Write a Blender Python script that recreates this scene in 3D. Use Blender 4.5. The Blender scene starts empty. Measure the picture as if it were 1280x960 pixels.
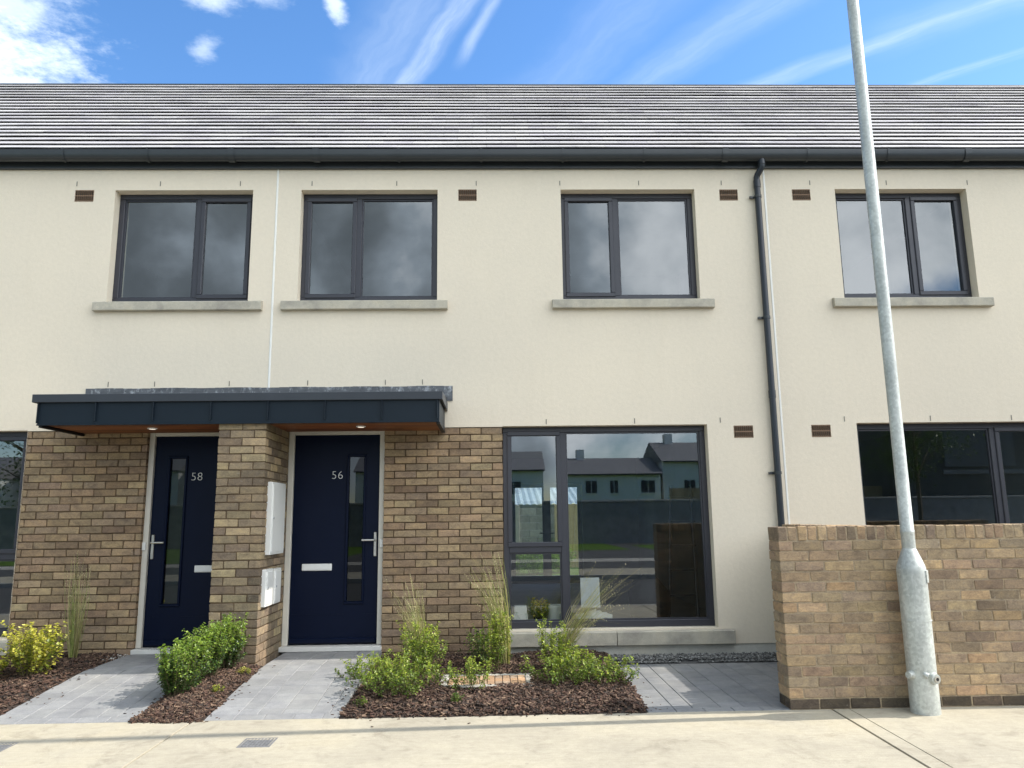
import bpy, math, random
from mathutils import Vector, Matrix, noise
random.seed(7)
scene = bpy.context.scene
COL = scene.collection
R = random.random
def U(a, b): return a + (b - a) * random.random()

# ------------------------------------------------------------------ mesh builder
class MB:
    def __init__(s): s.v = []; s.f = []; s.c = []; s.hascol = False
    def add(s, vs, fs, col=None):
        n = len(s.v); s.v += [tuple(v) for v in vs]
        for f in fs:
            s.f.append(tuple(n + i for i in f)); s.c.append(col or (1, 1, 1))
        if col: s.hascol = True
    def quad(s, a, b, c, d, col=None): s.add([a, b, c, d], [(0, 1, 2, 3)], col)
    def box(s, x0, x1, y0, y1, z0, z1, col=None):
        x0, x1 = min(x0, x1), max(x0, x1); y0, y1 = min(y0, y1), max(y0, y1); z0, z1 = min(z0, z1), max(z0, z1)
        s.add([(x0,y0,z0),(x1,y0,z0),(x1,y1,z0),(x0,y1,z0),(x0,y0,z1),(x1,y0,z1),(x1,y1,z1),(x0,y1,z1)],
              [(0,3,2,1),(4,5,6,7),(0,1,5,4),(1,2,6,5),(2,3,7,6),(3,0,4,7)], col)
    def cbox(s, x0, x1, y0, y1, z0, z1, ch=.003, col=None, jit=0.0):
        """box with chamfered edges (all 12)"""
        x0, x1 = min(x0, x1), max(x0, x1); y0, y1 = min(y0, y1), max(y0, y1); z0, z1 = min(z0, z1), max(z0, z1)
        vs = []; idx = {}
        for i, (X, sx) in enumerate(((x0, 1), (x1, -1))):
            for j, (Y, sy) in enumerate(((y0, 1), (y1, -1))):
                for k, (Z, sz) in enumerate(((z0, 1), (z1, -1))):
                    dx, dy, dz = (U(-jit, jit) for _ in range(3)) if jit else (0, 0, 0)
                    p = (X + dx, Y + dy, Z + dz)
                    idx[i,j,k] = len(vs)
                    vs += [(p[0], p[1] + sy*ch, p[2] + sz*ch), (p[0] + sx*ch, p[1], p[2] + sz*ch), (p[0] + sx*ch, p[1] + sy*ch, p[2])]
        g = lambda i, j, k, a: idx[i,j,k] + a
        fs = [(g(0,0,0,0), g(0,0,1,0), g(0,1,1,0), g(0,1,0,0)), (g(1,0,0,0), g(1,1,0,0), g(1,1,1,0), g(1,0,1,0)),
              (g(0,0,0,1), g(1,0,0,1), g(1,0,1,1), g(0,0,1,1)), (g(0,1,0,1), g(0,1,1,1), g(1,1,1,1), g(1,1,0,1)),
              (g(0,0,0,2), g(0,1,0,2), g(1,1,0,2), g(1,0,0,2)), (g(0,0,1,2), g(1,0,1,2), g(1,1,1,2), g(0,1,1,2))]
        for j in (0, 1):
            for k in (0, 1): fs.append((g(0,j,k,1), g(1,j,k,1), g(1,j,k,2), g(0,j,k,2)))
        for i in (0, 1):
            for k in (0, 1): fs.append((g(i,0,k,0), g(i,1,k,0), g(i,1,k,2), g(i,0,k,2)))
        for i in (0, 1):
            for j in (0, 1): fs.append((g(i,j,0,0), g(i,j,1,0), g(i,j,1,1), g(i,j,0,1)))
        for i in (0, 1):
            for j in (0, 1):
                for k in (0, 1): fs.append((g(i,j,k,0), g(i,j,k,1), g(i,j,k,2)))
        s.add(vs, fs, col)
    def obb(s, c, ax, ay, az, col=None):
        c, ax, ay, az = Vector(c), Vector(ax), Vector(ay), Vector(az)
        vs = [c + i*ax + j*ay + k*az for k in (-1, 1) for i, j in ((-1,-1),(1,-1),(1,1),(-1,1))]
        s.add(vs, [(0,3,2,1),(4,5,6,7),(0,1,5,4),(1,2,6,5),(2,3,7,6),(3,0,4,7)], col)
    def tube(s, pts, radii, n=12, col=None, caps=True):
        pts = [Vector(p) for p in pts]; rings = []
        if not hasattr(radii, '__len__'): radii = [radii] * len(pts)
        up = None
        for i, p in enumerate(pts):
            t = (pts[min(i+1, len(pts)-1)] - pts[max(i-1, 0)]).normalized()
            if up is None:
                up = Vector((0, 0, 1)) if abs(t.z) < .9 else Vector((1, 0, 0))
            a = t.cross(up)
            if a.length < 1e-5: a = t.orthogonal()
            a.normalize(); b = t.cross(a).normalized(); up = -b if False else a.cross(t)
            rings.append([p + (a*math.cos(2*math.pi*k/n) + b*math.sin(2*math.pi*k/n))*radii[i] for k in range(n)])
        vs = [v for r in rings for v in r]; fs = []
        for i in range(len(pts)-1):
            for k in range(n):
                fs.append((i*n+k, i*n+(k+1) % n, (i+1)*n+(k+1) % n, (i+1)*n+k))
        if caps:
            fs.append(tuple(range(n-1, -1, -1))); fs.append(tuple((len(pts)-1)*n+k for k in range(n)))
        s.add(vs, fs, col)
    def build(s, name, mat, parent=None, smooth=False, angle=40, fixn=True):
        me = bpy.data.meshes.new(name); me.from_pydata(s.v, [], s.f); me.update()
        if s.hascol:
            at = me.color_attributes.new('Col', 'FLOAT_COLOR', 'CORNER'); buf = []
            for p, c in zip(me.polygons, s.c): buf += [c[0], c[1], c[2], 1.0] * p.loop_total
            at.data.foreach_set('color', buf)
        if fixn:
            import bmesh
            bm = bmesh.new(); bm.from_mesh(me); bmesh.ops.recalc_face_normals(bm, faces=bm.faces); bm.to_mesh(me); bm.free()
        o = bpy.data.objects.new(name, me); COL.objects.link(o); me.materials.append(mat)
        if smooth:
            me.shade_smooth()
            try: me.set_sharp_from_angle(angle=math.radians(angle))
            except Exception: pass
        if parent is not None:
            o.parent = parent; M = parent.matrix_basis.copy(); q = parent.parent
            base = ORIG.get(parent.name, Vector((0, 0, 0)))
            o.matrix_parent_inverse = Matrix.Translation(-base); ORIG[o.name] = Vector((0, 0, 0))
        return o
ORIG = {}
def thing(name, loc, label, cat, group=None, kind=None):
    o = bpy.data.objects.new(name, None); COL.objects.link(o); o.location = loc; o.empty_display_size = .1
    ORIG[o.name] = Vector(loc); tag(o, label, cat, group, kind); return o
def tag(o, label=None, cat=None, group=None, kind=None):
    if label: o['label'] = label
    if cat: o['category'] = cat
    if group: o['group'] = group
    if kind: o['kind'] = kind
    return o

# ------------------------------------------------------------------ materials
class NT:
    def __init__(s, name):
        s.m = bpy.data.materials.new(name); s.m.use_nodes = True; s.t = s.m.node_tree; s.t.nodes.clear()
        s.out = s.n('ShaderNodeOutputMaterial')
    def n(s, typ, **kw):
        nd = s.t.nodes.new(typ)
        for k, v in kw.items():
            if k.startswith('_'): setattr(nd, k[1:], v)
            else: nd.inputs[k.replace('__', ' ')].default_value = v
        return nd
    def l(s, a, b): s.t.links.new(a, b)
def ramp(t, fac, stops):
    r = t.n('ShaderNodeValToRGB'); e = r.color_ramp.elements
    while len(e) < len(stops): e.new(.5)
    for i, (p, c) in enumerate(stops):
        e[i].position = p; e[i].color = (*c, 1) if len(c) == 3 else c
    t.l(fac, r.inputs[0]); return r.outputs[0]
def mixc(t, fac, a, b, mode='MIX'):
    m = t.n('ShaderNodeMix'); m.data_type = 'RGBA'; m.blend_type = mode
    for sock, v in ((m.inputs[0], fac), (m.inputs[6], a), (m.inputs[7], b)):
        if hasattr(v, 'links'): t.l(v, sock)
        elif isinstance(v, (int, float)): sock.default_value = v
        else: sock.default_value = (*v, 1)
    return m.outputs[2]
def noisen(t, scale, detail=4, rough=.6, stretch=None, coord='Object', distort=0):
    tc = t.n('ShaderNodeTexCoord'); mp = t.n('ShaderNodeMapping')
    if stretch: mp.inputs['Scale'].default_value = stretch
    t.l(tc.outputs[coord], mp.inputs[0])
    nz = t.n('ShaderNodeTexNoise'); nz.inputs['Scale'].default_value = scale; nz.inputs['Detail'].default_value = detail
    nz.inputs['Roughness'].default_value = rough; nz.inputs['Distortion'].default_value = distort
    t.l(mp.outputs[0], nz.inputs['Vector']); return nz.outputs[0]
def math_(t, op, a, b=None, clamp=False):
    m = t.n('ShaderNodeMath'); m.operation = op; m.use_clamp = clamp
    for i, v in enumerate((a, b)):
        if v is None: continue
        if hasattr(v, 'links'): t.l(v, m.inputs[i])
        else: m.inputs[i].default_value = v
    return m.outputs[0]
def bumpn(t, h, strength, dist):
    b = t.n('ShaderNodeBump'); b.inputs['Strength'].default_value = strength; b.inputs['Distance'].default_value = dist
    t.l(h, b.inputs['Height']); return b.outputs[0]
def pbsdf(t, color, rough=.6, metal=0, spec=.5, normal=None, roughsock=None):
    p = t.n('ShaderNodeBsdfPrincipled')
    if hasattr(color, 'links'): t.l(color, p.inputs['Base Color'])
    else: p.inputs['Base Color'].default_value = (*color, 1)
    p.inputs['Roughness'].default_value = rough; p.inputs['Metallic'].default_value = metal
    p.inputs['Specular IOR Level'].default_value = spec
    if normal is not None: t.l(normal, p.inputs['Normal'])
    if roughsock is not None: t.l(roughsock, p.inputs['Roughness'])
    t.l(p.outputs[0], t.out.inputs[0]); return p
def attr(t):
    a = t.n('ShaderNodeVertexColor'); a.layer_name = 'Col'; return a.outputs[0]

def simple(name, color, rough=.6, metal=0, spec=.5, var=.12, scale=6, bump=0, bscale=80, usecol=False, stretch=None):
    t = NT(name); nz = noisen(t, scale, 5, .65, stretch)
    base = attr(t) if usecol else color
    k = ramp(t, nz, [(.3, (1-var,)*3), (.7, (1+var,)*3)])
    c = mixc(t, 1.0, base, k, 'MULTIPLY')
    nrm = bumpn(t, noisen(t, bscale, 4, .6), bump, .01) if bump else None
    rs = math_(t, 'ADD', math_(t, 'MULTIPLY', noisen(t, scale*3, 3), .16), rough-.08)
    pbsdf(t, c, rough, metal, spec, nrm, rs); return t.m

def m_render(name='render_coat'):
    t = NT(name)
    big = noisen(t, .55, 5, .55, (1, 1, .8)); fine = noisen(t, 170, 3, .7); mid = noisen(t, 24, 5, .7)
    c = mixc(t, 1.0, (.775, .69, .562), ramp(t, big, [(.3, (.935, .938, .945)), (.72, (1.035, 1.03, 1.02))]), 'MULTIPLY')
    c = mixc(t, 1.0, c, ramp(t, mid, [(.3, (.955, .955, .95)), (.75, (1.03, 1.03, 1.03))]), 'MULTIPLY')
    streak = noisen(t, 1.3, 6, .65, (3.2, 1, .5), distort=.6)
    c = mixc(t, 1.0, c, ramp(t, streak, [(.2, (.97, .966, .958)), (.46, (1, 1, 1))]), 'MULTIPLY')
    h = math_(t, 'ADD', math_(t, 'MULTIPLY', fine, .5), mid)
    pbsdf(t, c, .92, 0, .15, bumpn(t, h, .55, .004)); return t.m
def m_brick(name='brick'):
    t = NT(name); a = attr(t)
    tc = t.n('ShaderNodeTexCoord'); off = t.n('ShaderNodeVectorMath'); off.operation = 'MULTIPLY_ADD'
    t.l(a, off.inputs[0]); off.inputs[1].default_value = (61, 47, 83); t.l(tc.outputs['Object'], off.inputs[2])
    def nz_(scale, det, ro, st):
        mp = t.n('ShaderNodeMapping'); mp.inputs['Scale'].default_value = st; t.l(off.outputs[0], mp.inputs[0])
        q = t.n('ShaderNodeTexNoise'); q.inputs['Scale'].default_value = scale; q.inputs['Detail'].default_value = det; q.inputs['Roughness'].default_value = ro; q.inputs['Distortion'].default_value = .5
        t.l(mp.outputs[0], q.inputs['Vector']); return q.outputs[0]
    blot = nz_(11, 6, .7, (1, 1, 1.5)); fine = nz_(70, 5, .75, (1, 1, 1.8)); spot = nz_(26, 3, .6, (1, 1, 1.4))
    c = mixc(t, 1.0, a, ramp(t, blot, [(.3, (.66, .65, .69)), (.5, (1, 1, 1)), (.7, (1.28, 1.24, 1.12))]), 'MULTIPLY')
    c = mixc(t, 1.0, c, ramp(t, fine, [(.3, (.74, .74, .75)), (.7, (1.22, 1.22, 1.2))]), 'MULTIPLY')
    c = mixc(t, ramp(t, spot, [(.66, (0, 0, 0)), (.74, (.35, .35, .35))]), c, (.42, .39, .33))
    wash = noisen(t, 1.6, 6, .7); c = mixc(t, 1.0, c, ramp(t, wash, [(.3, (.84, .84, .86)), (.7, (1.12, 1.1, 1.06))]), 'MULTIPLY')
    efl = noisen(t, 3.4, 6, .8); c = mixc(t, ramp(t, efl, [(.62, (0, 0, 0)), (.8, (.22, .22, .22))]), c, (.5, .46, .40))
    h = math_(t, 'ADD', math_(t, 'MULTIPLY', fine, .8), spot)
    pbsdf(t, c, .9, 0, .2, bumpn(t, h, .75, .006)); return t.m
def m_concrete(name, base, warm=(1.06, 1.03, .97), stain=.2, big=1.1, bump=.25, worn=0):
    t = NT(name)
    a = noisen(t, big, 6, .6, distort=.4); b = noisen(t, 14, 6, .75); f = noisen(t, 160, 4, .8); sp = noisen(t, 46, 2, .5)
    c = mixc(t, 1.0, base, ramp(t, a, [(.28, (1-stain, 1-stain, 1-stain*.9)), (.55, (1, 1, 1)), (.75, warm)]), 'MULTIPLY')
    c = mixc(t, 1.0, c, ramp(t, b, [(.3, (.9, .895, .885)), (.7, (1.07, 1.07, 1.07))]), 'MULTIPLY')
    c = mixc(t, 1.0, c, ramp(t, f, [(.3, (.86, .86, .86)), (.7, (1.1, 1.1, 1.1))]), 'MULTIPLY')
    if worn:
        pt = noisen(t, 3.3, 7, .75, distort=.8); c = mixc(t, 1.0, c, ramp(t, pt, [(.34, (.80, .79, .78)), (.47, (1, 1, 1)), (.66, (1.03, 1.03, 1.02))]), 'MULTIPLY')
        gm = noisen(t, 9, 2, .4); c = mixc(t, ramp(t, gm, [(.735, (0, 0, 0)), (.75, (.28, .28, .28))]), c, (.16, .15, .13))
        br = noisen(t, 22, 4, .7, (.12, 2.6, 1)); c = mixc(t, 1.0, c, ramp(t, br, [(.3, (.93, .93, .925)), (.7, (1.05, 1.05, 1.05))]), 'MULTIPLY')
    c = mixc(t, ramp(t, sp, [(.72, (0, 0, 0)), (.78, (.3, .3, .3))]), c, (.2, .19, .17))
    h = math_(t, 'ADD', f, math_(t, 'MULTIPLY', b, 1.4))
    pbsdf(t, c, .85, 0, .3, bumpn(t, h, bump, .006)); return t.m
def m_paver():
    t = NT('paver'); a = attr(t)
    b = noisen(t, 7, 6, .7); f = noisen(t, 120, 4, .8); d = noisen(t, 1.7, 4, .6, (1, .6, 1))
    c = mixc(t, 1.0, a, ramp(t, b, [(.3, (.8, .8, .82)), (.7, (1.16, 1.15, 1.12))]), 'MULTIPLY')
    c = mixc(t, 1.0, c, ramp(t, f, [(.3, (.8, .8, .8)), (.7, (1.16, 1.16, 1.16))]), 'MULTIPLY')
    c = mixc(t, ramp(t, d, [(.48, (0, 0, 0)), (.7, (.3, .3, .3))]), c, (.36, .345, .31))
    pbsdf(t, c, .8, 0, .35, bumpn(t, math_(t, 'ADD', f, b), .35, .005)); return t.m
def m_leaf(name):
    t = NT(name); a = attr(t); nz = noisen(t, 40, 2)
    c = mixc(t, 1.0, a, ramp(t, nz, [(.3, (.8, .8, .8)), (.7, (1.2, 1.2, 1.2))]), 'MULTIPLY')
    p = t.n('ShaderNodeBsdfPrincipled', Roughness=.42); p.inputs['Specular IOR Level'].default_value = .45
    t.l(c, p.inputs['Base Color'])
    tr = t.n('ShaderNodeBsdfTranslucent'); t.l(mixc(t, 1.0, c, (1.35, 1.5, .7), 'MULTIPLY'), tr.inputs[0])
    mx = t.n('ShaderNodeMixShader'); mx.inputs[0].default_value = .33
    t.l(p.outputs[0], mx.inputs[1]); t.l(tr.outputs[0], mx.inputs[2]); t.l(mx.outputs[0], t.out.inputs[0]); return t.m
def m_glass(name='window_glass', f0=.15, tint=(.72, .76, .75)):
    t = NT(name)
    lw = t.n('ShaderNodeLayerWeight'); lw.inputs[0].default_value = .5
    p5 = math_(t, 'POWER', lw.outputs['Facing'], 4.0)
    fac = math_(t, 'ADD', math_(t, 'MULTIPLY', p5, 1-f0), f0, True)
    g = t.n('ShaderNodeBsdfGlossy', Roughness=.0); g.inputs[0].default_value = (.93, .97, 1, 1)
    
    tr = t.n('ShaderNodeBsdfTransparent'); tr.inputs[0].default_value = (*tint, 1)
    mx = t.n('ShaderNodeMixShader'); t.l(fac, mx.inputs[0]); t.l(tr.outputs[0], mx.inputs[1]); t.l(g.outputs[0], mx.inputs[2])
    t.l(mx.outputs[0], t.out.inputs[0]); return t.m
def m_galv():
    t = NT('galvanised_steel')
    v = t.n('ShaderNodeTexVoronoi', Scale=55); tc = t.n('ShaderNodeTexCoord'); t.l(tc.outputs['Object'], v.inputs['Vector'])
    nz = noisen(t, 5, 6, .7, (1, 1, .5)); st = noisen(t, 14, 4, .6, (4, 4, .25))
    c = mixc(t, 1.0, (.52, .54, .52), ramp(t, nz, [(.3, (.72, .73, .73)), (.7, (1.18, 1.18, 1.16))]), 'MULTIPLY')
    bw = t.n('ShaderNodeRGBToBW'); t.l(v.outputs['Color'], bw.inputs[0]); c = mixc(t, .55, c, mixc(t, 1.0, c, ramp(t, bw.outputs[0], [(.2, (.78,)*3), (.8, (1.15,)*3)]), 'MULTIPLY'))
    c = mixc(t, ramp(t, st, [(.55, (0, 0, 0)), (.75, (.4, .4, .4))]), c, (.62, .63, .62))
    pbsdf(t, c, .55, .45, .5, bumpn(t, nz, .25, .006)); return t.m
def m_wood():
    t = NT('cedar_boards'); a = attr(t)
    g = noisen(t, 5, 6, .7, (.5, 14, 14)); 
    c = mixc(t, 1.0, a, ramp(t, g, [(.3, (.6, .56, .5)), (.7, (1.3, 1.25, 1.2))]), 'MULTIPLY')
    pbsdf(t, c, .5, 0, .4, bumpn(t, g, .2, .003)); return t.m
def m_slate():
    t = NT('roof_tile'); a = attr(t)
    b = noisen(t, 3, 5, .7); f = noisen(t, 70, 3, .7)
    c = mixc(t, 1.0, a, ramp(t, b, [(.3, (.90, .89, .91)), (.7, (1.07, 1.06, 1.06))]), 'MULTIPLY')
    pbsdf(t, c, .68, 0, .3, bumpn(t, f, .15, .003)); return t.m
def m_lead():
    t = NT('lead'); n1 = noisen(t, 4, 6, .75, (1, 1, 3)); n2 = noisen(t, 16, 5, .8, (1, 1, .6))
    c = ramp(t, n1, [(.35, (.075, .08, .09)), (.7, (.15, .16, .175))])
    c = mixc(t, ramp(t, n2, [(.52, (0, 0, 0)), (.68, (.75, .75, .75))]), c, (.5, .52, .55))
    pbsdf(t, c, .6, .2, .5); return t.m
def m_grass():
    t = NT('turf'); a = noisen(t, .6, 5, .7); b = noisen(t, 30, 4, .8)
    c = mixc(t, a, (.05, .12, .015), (.12, .19, .03)); c = mixc(t, 1.0, c, ramp(t, b, [(.3, (.6,)*3), (.7, (1.4,)*3)]), 'MULTIPLY')
    pbsdf(t, c, .9, 0, .1, bumpn(t, b, .8, .05)); return t.m

M = {}
M['render'] = m_render(); M['brick'] = m_brick(); M['paver'] = m_paver()
M['plinth'] = m_concrete('plinth_render', (.60, .585, .53), stain=.14, bump=.2)
M['sill'] = m_concrete('concrete_sill', (.49, .455, .375), stain=.34, big=4, bump=.5)
M['pave'] = m_concrete('pavement_concrete', (.41, .373, .295), warm=(1.06, 1.04, .98), stain=.2, big=1.0, bump=.4, worn=1)
M['kerb'] = m_concrete('kerb_concrete', (.42, .40, .36))
M['asphalt'] = simple('asphalt', (.055, .055, .058), .9, var=.25, scale=3, bump=.5, bscale=150)
M['frame'] = simple('anthracite_frame', (.034, .035, .046), .38, spec=.5, var=.06, scale=3)
M['fascia'] = simple('fascia_metal', (.0095, .0165, .025), .45, spec=.2, var=.08, scale=2.5)
M['cap'] = simple('cap_metal', (.04, .046, .056), .45, spec=.3, var=.08, scale=2.5)
M['gutter'] = simple('gutter_plastic', (.032, .037, .042), .34, spec=.5, var=.07, scale=4)
M['pipe'] = simple('downpipe_plastic', (.016, .021, .030), .34, var=.06)
M['door'] = simple('navy_door', (.0012, .0045, .0185), .42, spec=.14, var=.05, scale=5, bump=.05, bscale=30)
M['dframe'] = simple('cream_frame', (.60, .57, .50), .45, var=.06, scale=4)
M['white'] = simple('white_plastic', (.70, .70, .675), .4, var=.04, scale=4)
M['steel'] = simple('brushed_steel', (.55, .53, .49), .32, metal=.85, var=.06)
M['thresh'] = simple('aluminium_threshold', (.62, .61, .58), .5, metal=.1, var=.1)
M['vent'] = simple('terracotta_vent', (.20, .128, .082), .8, var=.2, scale=30)
M['ventgap'] = simple('vent_gap', (.035, .028, .02), .9)
M['weep'] = simple('weep_plastic', (.20, .19, .16), .7)
M['bead'] = simple('pvc_bead', (.84, .83, .78), .5, var=.05)
M['lead'] = m_lead(); M['wood'] = m_wood(); M['slate'] = m_slate(); M['galv'] = m_galv()
M['glass'] = m_glass(); M['dglass'] = m_glass('door_glass', .06, (.25, .27, .25))
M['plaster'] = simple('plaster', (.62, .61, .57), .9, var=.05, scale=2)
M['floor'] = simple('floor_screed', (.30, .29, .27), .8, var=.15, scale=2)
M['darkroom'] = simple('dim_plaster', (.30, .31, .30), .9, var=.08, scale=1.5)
M['leaf'] = m_leaf('leaf'); M['stem'] = simple('stem', (.10, .075, .04), .8)
M['bark'] = simple('bark_chips', (.1, .06, .04), .85, usecol=True, var=.25, scale=60)
M['soil'] = simple('soil', (.035, .024, .018), .95, var=.35, scale=25, bump=.8, bscale=60)
M['gravel'] = simple('gravel', (.2, .2, .2), .85, usecol=True, var=.2, scale=60)
M['grass'] = m_grass()
M['castiron'] = simple('cover_metal', (.20, .20, .205), .6, metal=.3, var=.3, scale=40, bump=.6, bscale=120)
M['terracotta'] = simple('terracotta_block', (.4, .25, .15), .85, usecol=True, var=.2, scale=20)
M['black'] = simple('matt_black', (.012, .012, .013), .6)
M['stonewall'] = simple('far_stone', (.27, .255, .23), .9, var=.35, scale=2.5, bump=.6, bscale=8)
M['farwhite'] = simple('far_render', (.80, .80, .77), .9, var=.06, scale=.5)
M['timber'] = simple('fence_timber', (.42, .31, .17), .8, usecol=True, var=.2, scale=5, stretch=(6, 6, .6))
M['block'] = simple('concrete_block', (.33, .32, .29), .9, usecol=True, var=.2, scale=12)
M['tin'] = simple('corrugated_tin', (.55, .60, .62), .45, metal=.5, var=.15, scale=3)
M['darkblock'] = simple('dark_block_grey', (.06, .065, .065), .8, usecol=True, var=.12, scale=.6)
M['blue'] = simple('blue_paint', (.03, .06, .25), .4); M['red'] = simple('red_paint', (.5, .03, .04), .4)
M['paper'] = simple('paper_sheet', (.75, .75, .73), .8)
M['grey'] = simple('dust_sheet', (.35, .36, .37), .8)
def m_emit(name, c, s):
    t = NT(name); e = t.n('ShaderNodeEmission'); e.inputs[0].default_value = (*c, 1); e.inputs[1].default_value = s
    t.l(e.outputs[0], t.out.inputs[0]); return t.m
M['bulb'] = m_emit('downlight_glow', (1, .88, .72), .7)

# ------------------------------------------------------------------ bricks
PAN = [((.318,.232,.148),6), ((.292,.214,.137),7), ((.265,.193,.126),6), ((.235,.17,.114),4), ((.345,.255,.16),3), ((.37,.28,.172),2), ((.275,.205,.142),4)]
WAL = [((.345,.255,.168),6), ((.375,.275,.175),5), ((.315,.235,.158),6), ((.26,.195,.137),4), ((.225,.17,.122),3), ((.40,.285,.172),2), ((.33,.252,.175),4)]
def pick(pal):
    c = random.choices([p[0] for p in pal], [p[1] for p in pal])[0]; k = U(.86, 1.14)
    return tuple(x*k*U(.97, 1.03) for x in c)
MORT = (.105, .073, .046); MORT_W = (.33, .265, .185)  # dark brown panel mortar, darkened further to carry the shadow of recessed joints
def brick(mb, x0, x1, y0, y1, z0, z1, pal, j=.003):
    mb.cbox(x0, x1, y0, y1, z0, z1, .0035, pick(pal) if isinstance(pal, list) else pal, j)
def brick_panel(mb, x0, x1, z0, z1, yf, pal, mort, phase=0.0, depth=.1):
    mb.box(x0+.002, x1-.002, yf+.009, yf+depth, z0, z1, mort)
    n = 0; z = z1 - .075*math.ceil((z1-z0)/.075)
    while z < z1 - .01:
        za, zb = max(z+.005, z0), min(z+.07, z1)
        if zb - za > .012:
            x = x0 - (.1125 if n % 2 else 0) - phase
            while x < x1 - .005:
                a, b = max(x+.0, x0), min(x+.215, x1)
                if b - a > .02: brick(mb, a, b, yf + U(-.0015, .0015), yf+.09, za, zb, pal)
                x += .225
        z += .075; n += 1
def opening_wall(mb, x0, x1, z0, z1, y, holes, yback, mir=lambda x: x):
    """front sheet with holes (x0,x1,z0,z1,reveal?) and reveals running back to yback"""
    xs = sorted({x0, x1, *[h[0] for h in holes], *[h[1] for h in holes]}); zs = sorted({z0, z1, *[h[2] for h in holes], *[h[3] for h in holes]})
    xs = [x for x in xs if x0 <= x <= x1]; zs = [z for z in zs if z0 <= z <= z1]
    for i in range(len(xs)-1):
        for k in range(len(zs)-1):
            cx, cz = (xs[i]+xs[i+1])/2, (zs[k]+zs[k+1])/2
            if any(h[0] < cx < h[1] and h[2] < cz < h[3] for h in holes): continue
            mb.quad((mir(xs[i]),y,zs[k]), (mir(xs[i+1]),y,zs[k]), (mir(xs[i+1]),y,zs[k+1]), (mir(xs[i]),y,zs[k+1]))
    for h in holes:
        if len(h) > 4 and not h[4]: continue
        a, b, c, d = mir(h[0]), mir(h[1]), h[2], h[3]
        mb.quad((a,y,c),(a,yback,c),(a,yback,d),(a,y,d)); mb.quad((b,y,c),(b,yback,c),(b,yback,d),(b,y,d))
        mb.quad((a,y,d),(b,y,d),(b,yback,d),(a,yback,d)); mb.quad((a,y,c),(b,y,c),(b,yback,c),(a,yback,c))

# ------------------------------------------------------------------ house parts
def window(house, mir, x0, x1, z0, z1, casement, split, transom=None, sill=None, y=.115):
    """casement: 'lo' or 'hi' side of split (before mirroring) that opens"""
    F = MB(); w = .058; d0, d1 = y, y+.07
    F.cbox(mir(x0), mir(x1), d0, d1, z1-w, z1, .004); F.cbox(mir(x0), mir(x1), d0, d1, z0, z0+w+.012, .004)
    F.cbox(mir(x0), mir(x0+w), d0+.001, d1, z0+w+.012, z1-w, .004); F.cbox(mir(x1-w), mir(x1), d0+.001, d1, z0+w+.012, z1-w, .004)
    F.cbox(mir(split-.034), mir(split+.034), d0+.001, d1, z0+w+.012, z1-w, .004)
    zb, zt = z0+w+.012, z1-w
    cx0, cx1 = (x0+w, split-.034) if casement == 'lo' else (split+.034, x1-w)
    fx0, fx1 = (split+.034, x1-w) if casement == 'lo' else (x0+w, split-.034)
    if transom is not None:
        F.cbox(mir(cx0), mir(cx1), d0+.002, d1, transom-.036, transom+.036, .004)
    fr = F.build('window', M['frame'], house)
    def glaz(a, b, c, d, yy):
        g = MB(); g.quad((mir(a), yy, c), (mir(b), yy, c), (mir(b), yy, d), (mir(a), yy, d)); g.build('pane', M['glass'], fr)
    def bead(a, b, c, d):
        s = MB(); q = .016
        for (p0, p1, r0, r1) in ((a, b, d-q, d), (a, b, c, c+q), (a, a+q, c+q, d-q), (b-q, b, c+q, d-q)):
            s.box(mir(p0), mir(p1), d0+.018, d0+.05, r0, r1)
        s.build('glazing_bead', M['frame'], fr)
    bead(fx0, fx1, zb, zt); glaz(fx0, fx1, zb, zt, d0+.035)
    cz0 = transom+.036 if transom is not None else zb
    S = MB(); q = .047; o = .012
    S.cbox(mir(cx0-o), mir(cx1+o), d0-.014, d0+.05, zt-q+o, zt+o, .005); S.cbox(mir(cx0-o), mir(cx1+o), d0-.014, d0+.05, cz0-o, cz0-o+q, .005)
    S.cbox(mir(cx0-o), mir(cx0-o+q), d0-.013, d0+.05, cz0-o+q, zt-q+o, .005); S.cbox(mir(cx1+o-q), mir(cx1+o), d0-.013, d0+.05, cz0-o+q, zt-q+o, .005)
    S.build('sash', M['frame'], fr)
    glaz(cx0+q-o-.004, cx1-q+o+.004, cz0+q-o-.004, zt-q+o+.004, d0+.02)
    if transom is not None:
        bead(cx0, cx1, zb, transom-.036); glaz(cx0, cx1, zb, transom-.036, d0+.035)
    if sill:
        s = MB()
        for (a, b) in sill['spans']:
            a2, b2 = mir(a), mir(b); a2, b2 = min(a2, b2), max(a2, b2)
            zt_, zb_, yf = sill['top'], sill['bot'], sill['y']
            nseg = 10; prof = []
            ring = [(yf+.006, zb_), (yf, zb_+.006), (yf, zt_-.035), (yf+.012, zt_-.026), (y+.02, zt_), (y+.02, zb_)]
            vs = []; fs = []
            for i in range(nseg+1):
                x = a2 + (b2-a2)*i/nseg
                for (yy, zz) in ring: vs.append((x, yy + U(-.0015, .0015), zz + U(-.0015, .0015)))
            m = len(ring)
            for i in range(nseg):
                for k in range(m): fs.append((i*m+k, i*m+(k+1) % m, (i+1)*m+(k+1) % m, (i+1)*m+k))
            fs += [tuple(range(m)), tuple(nseg*m+k for k in range(m))]
            s.add(vs, fs)
        s.build('sill', M['sill'], fr)
    return fr
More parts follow.
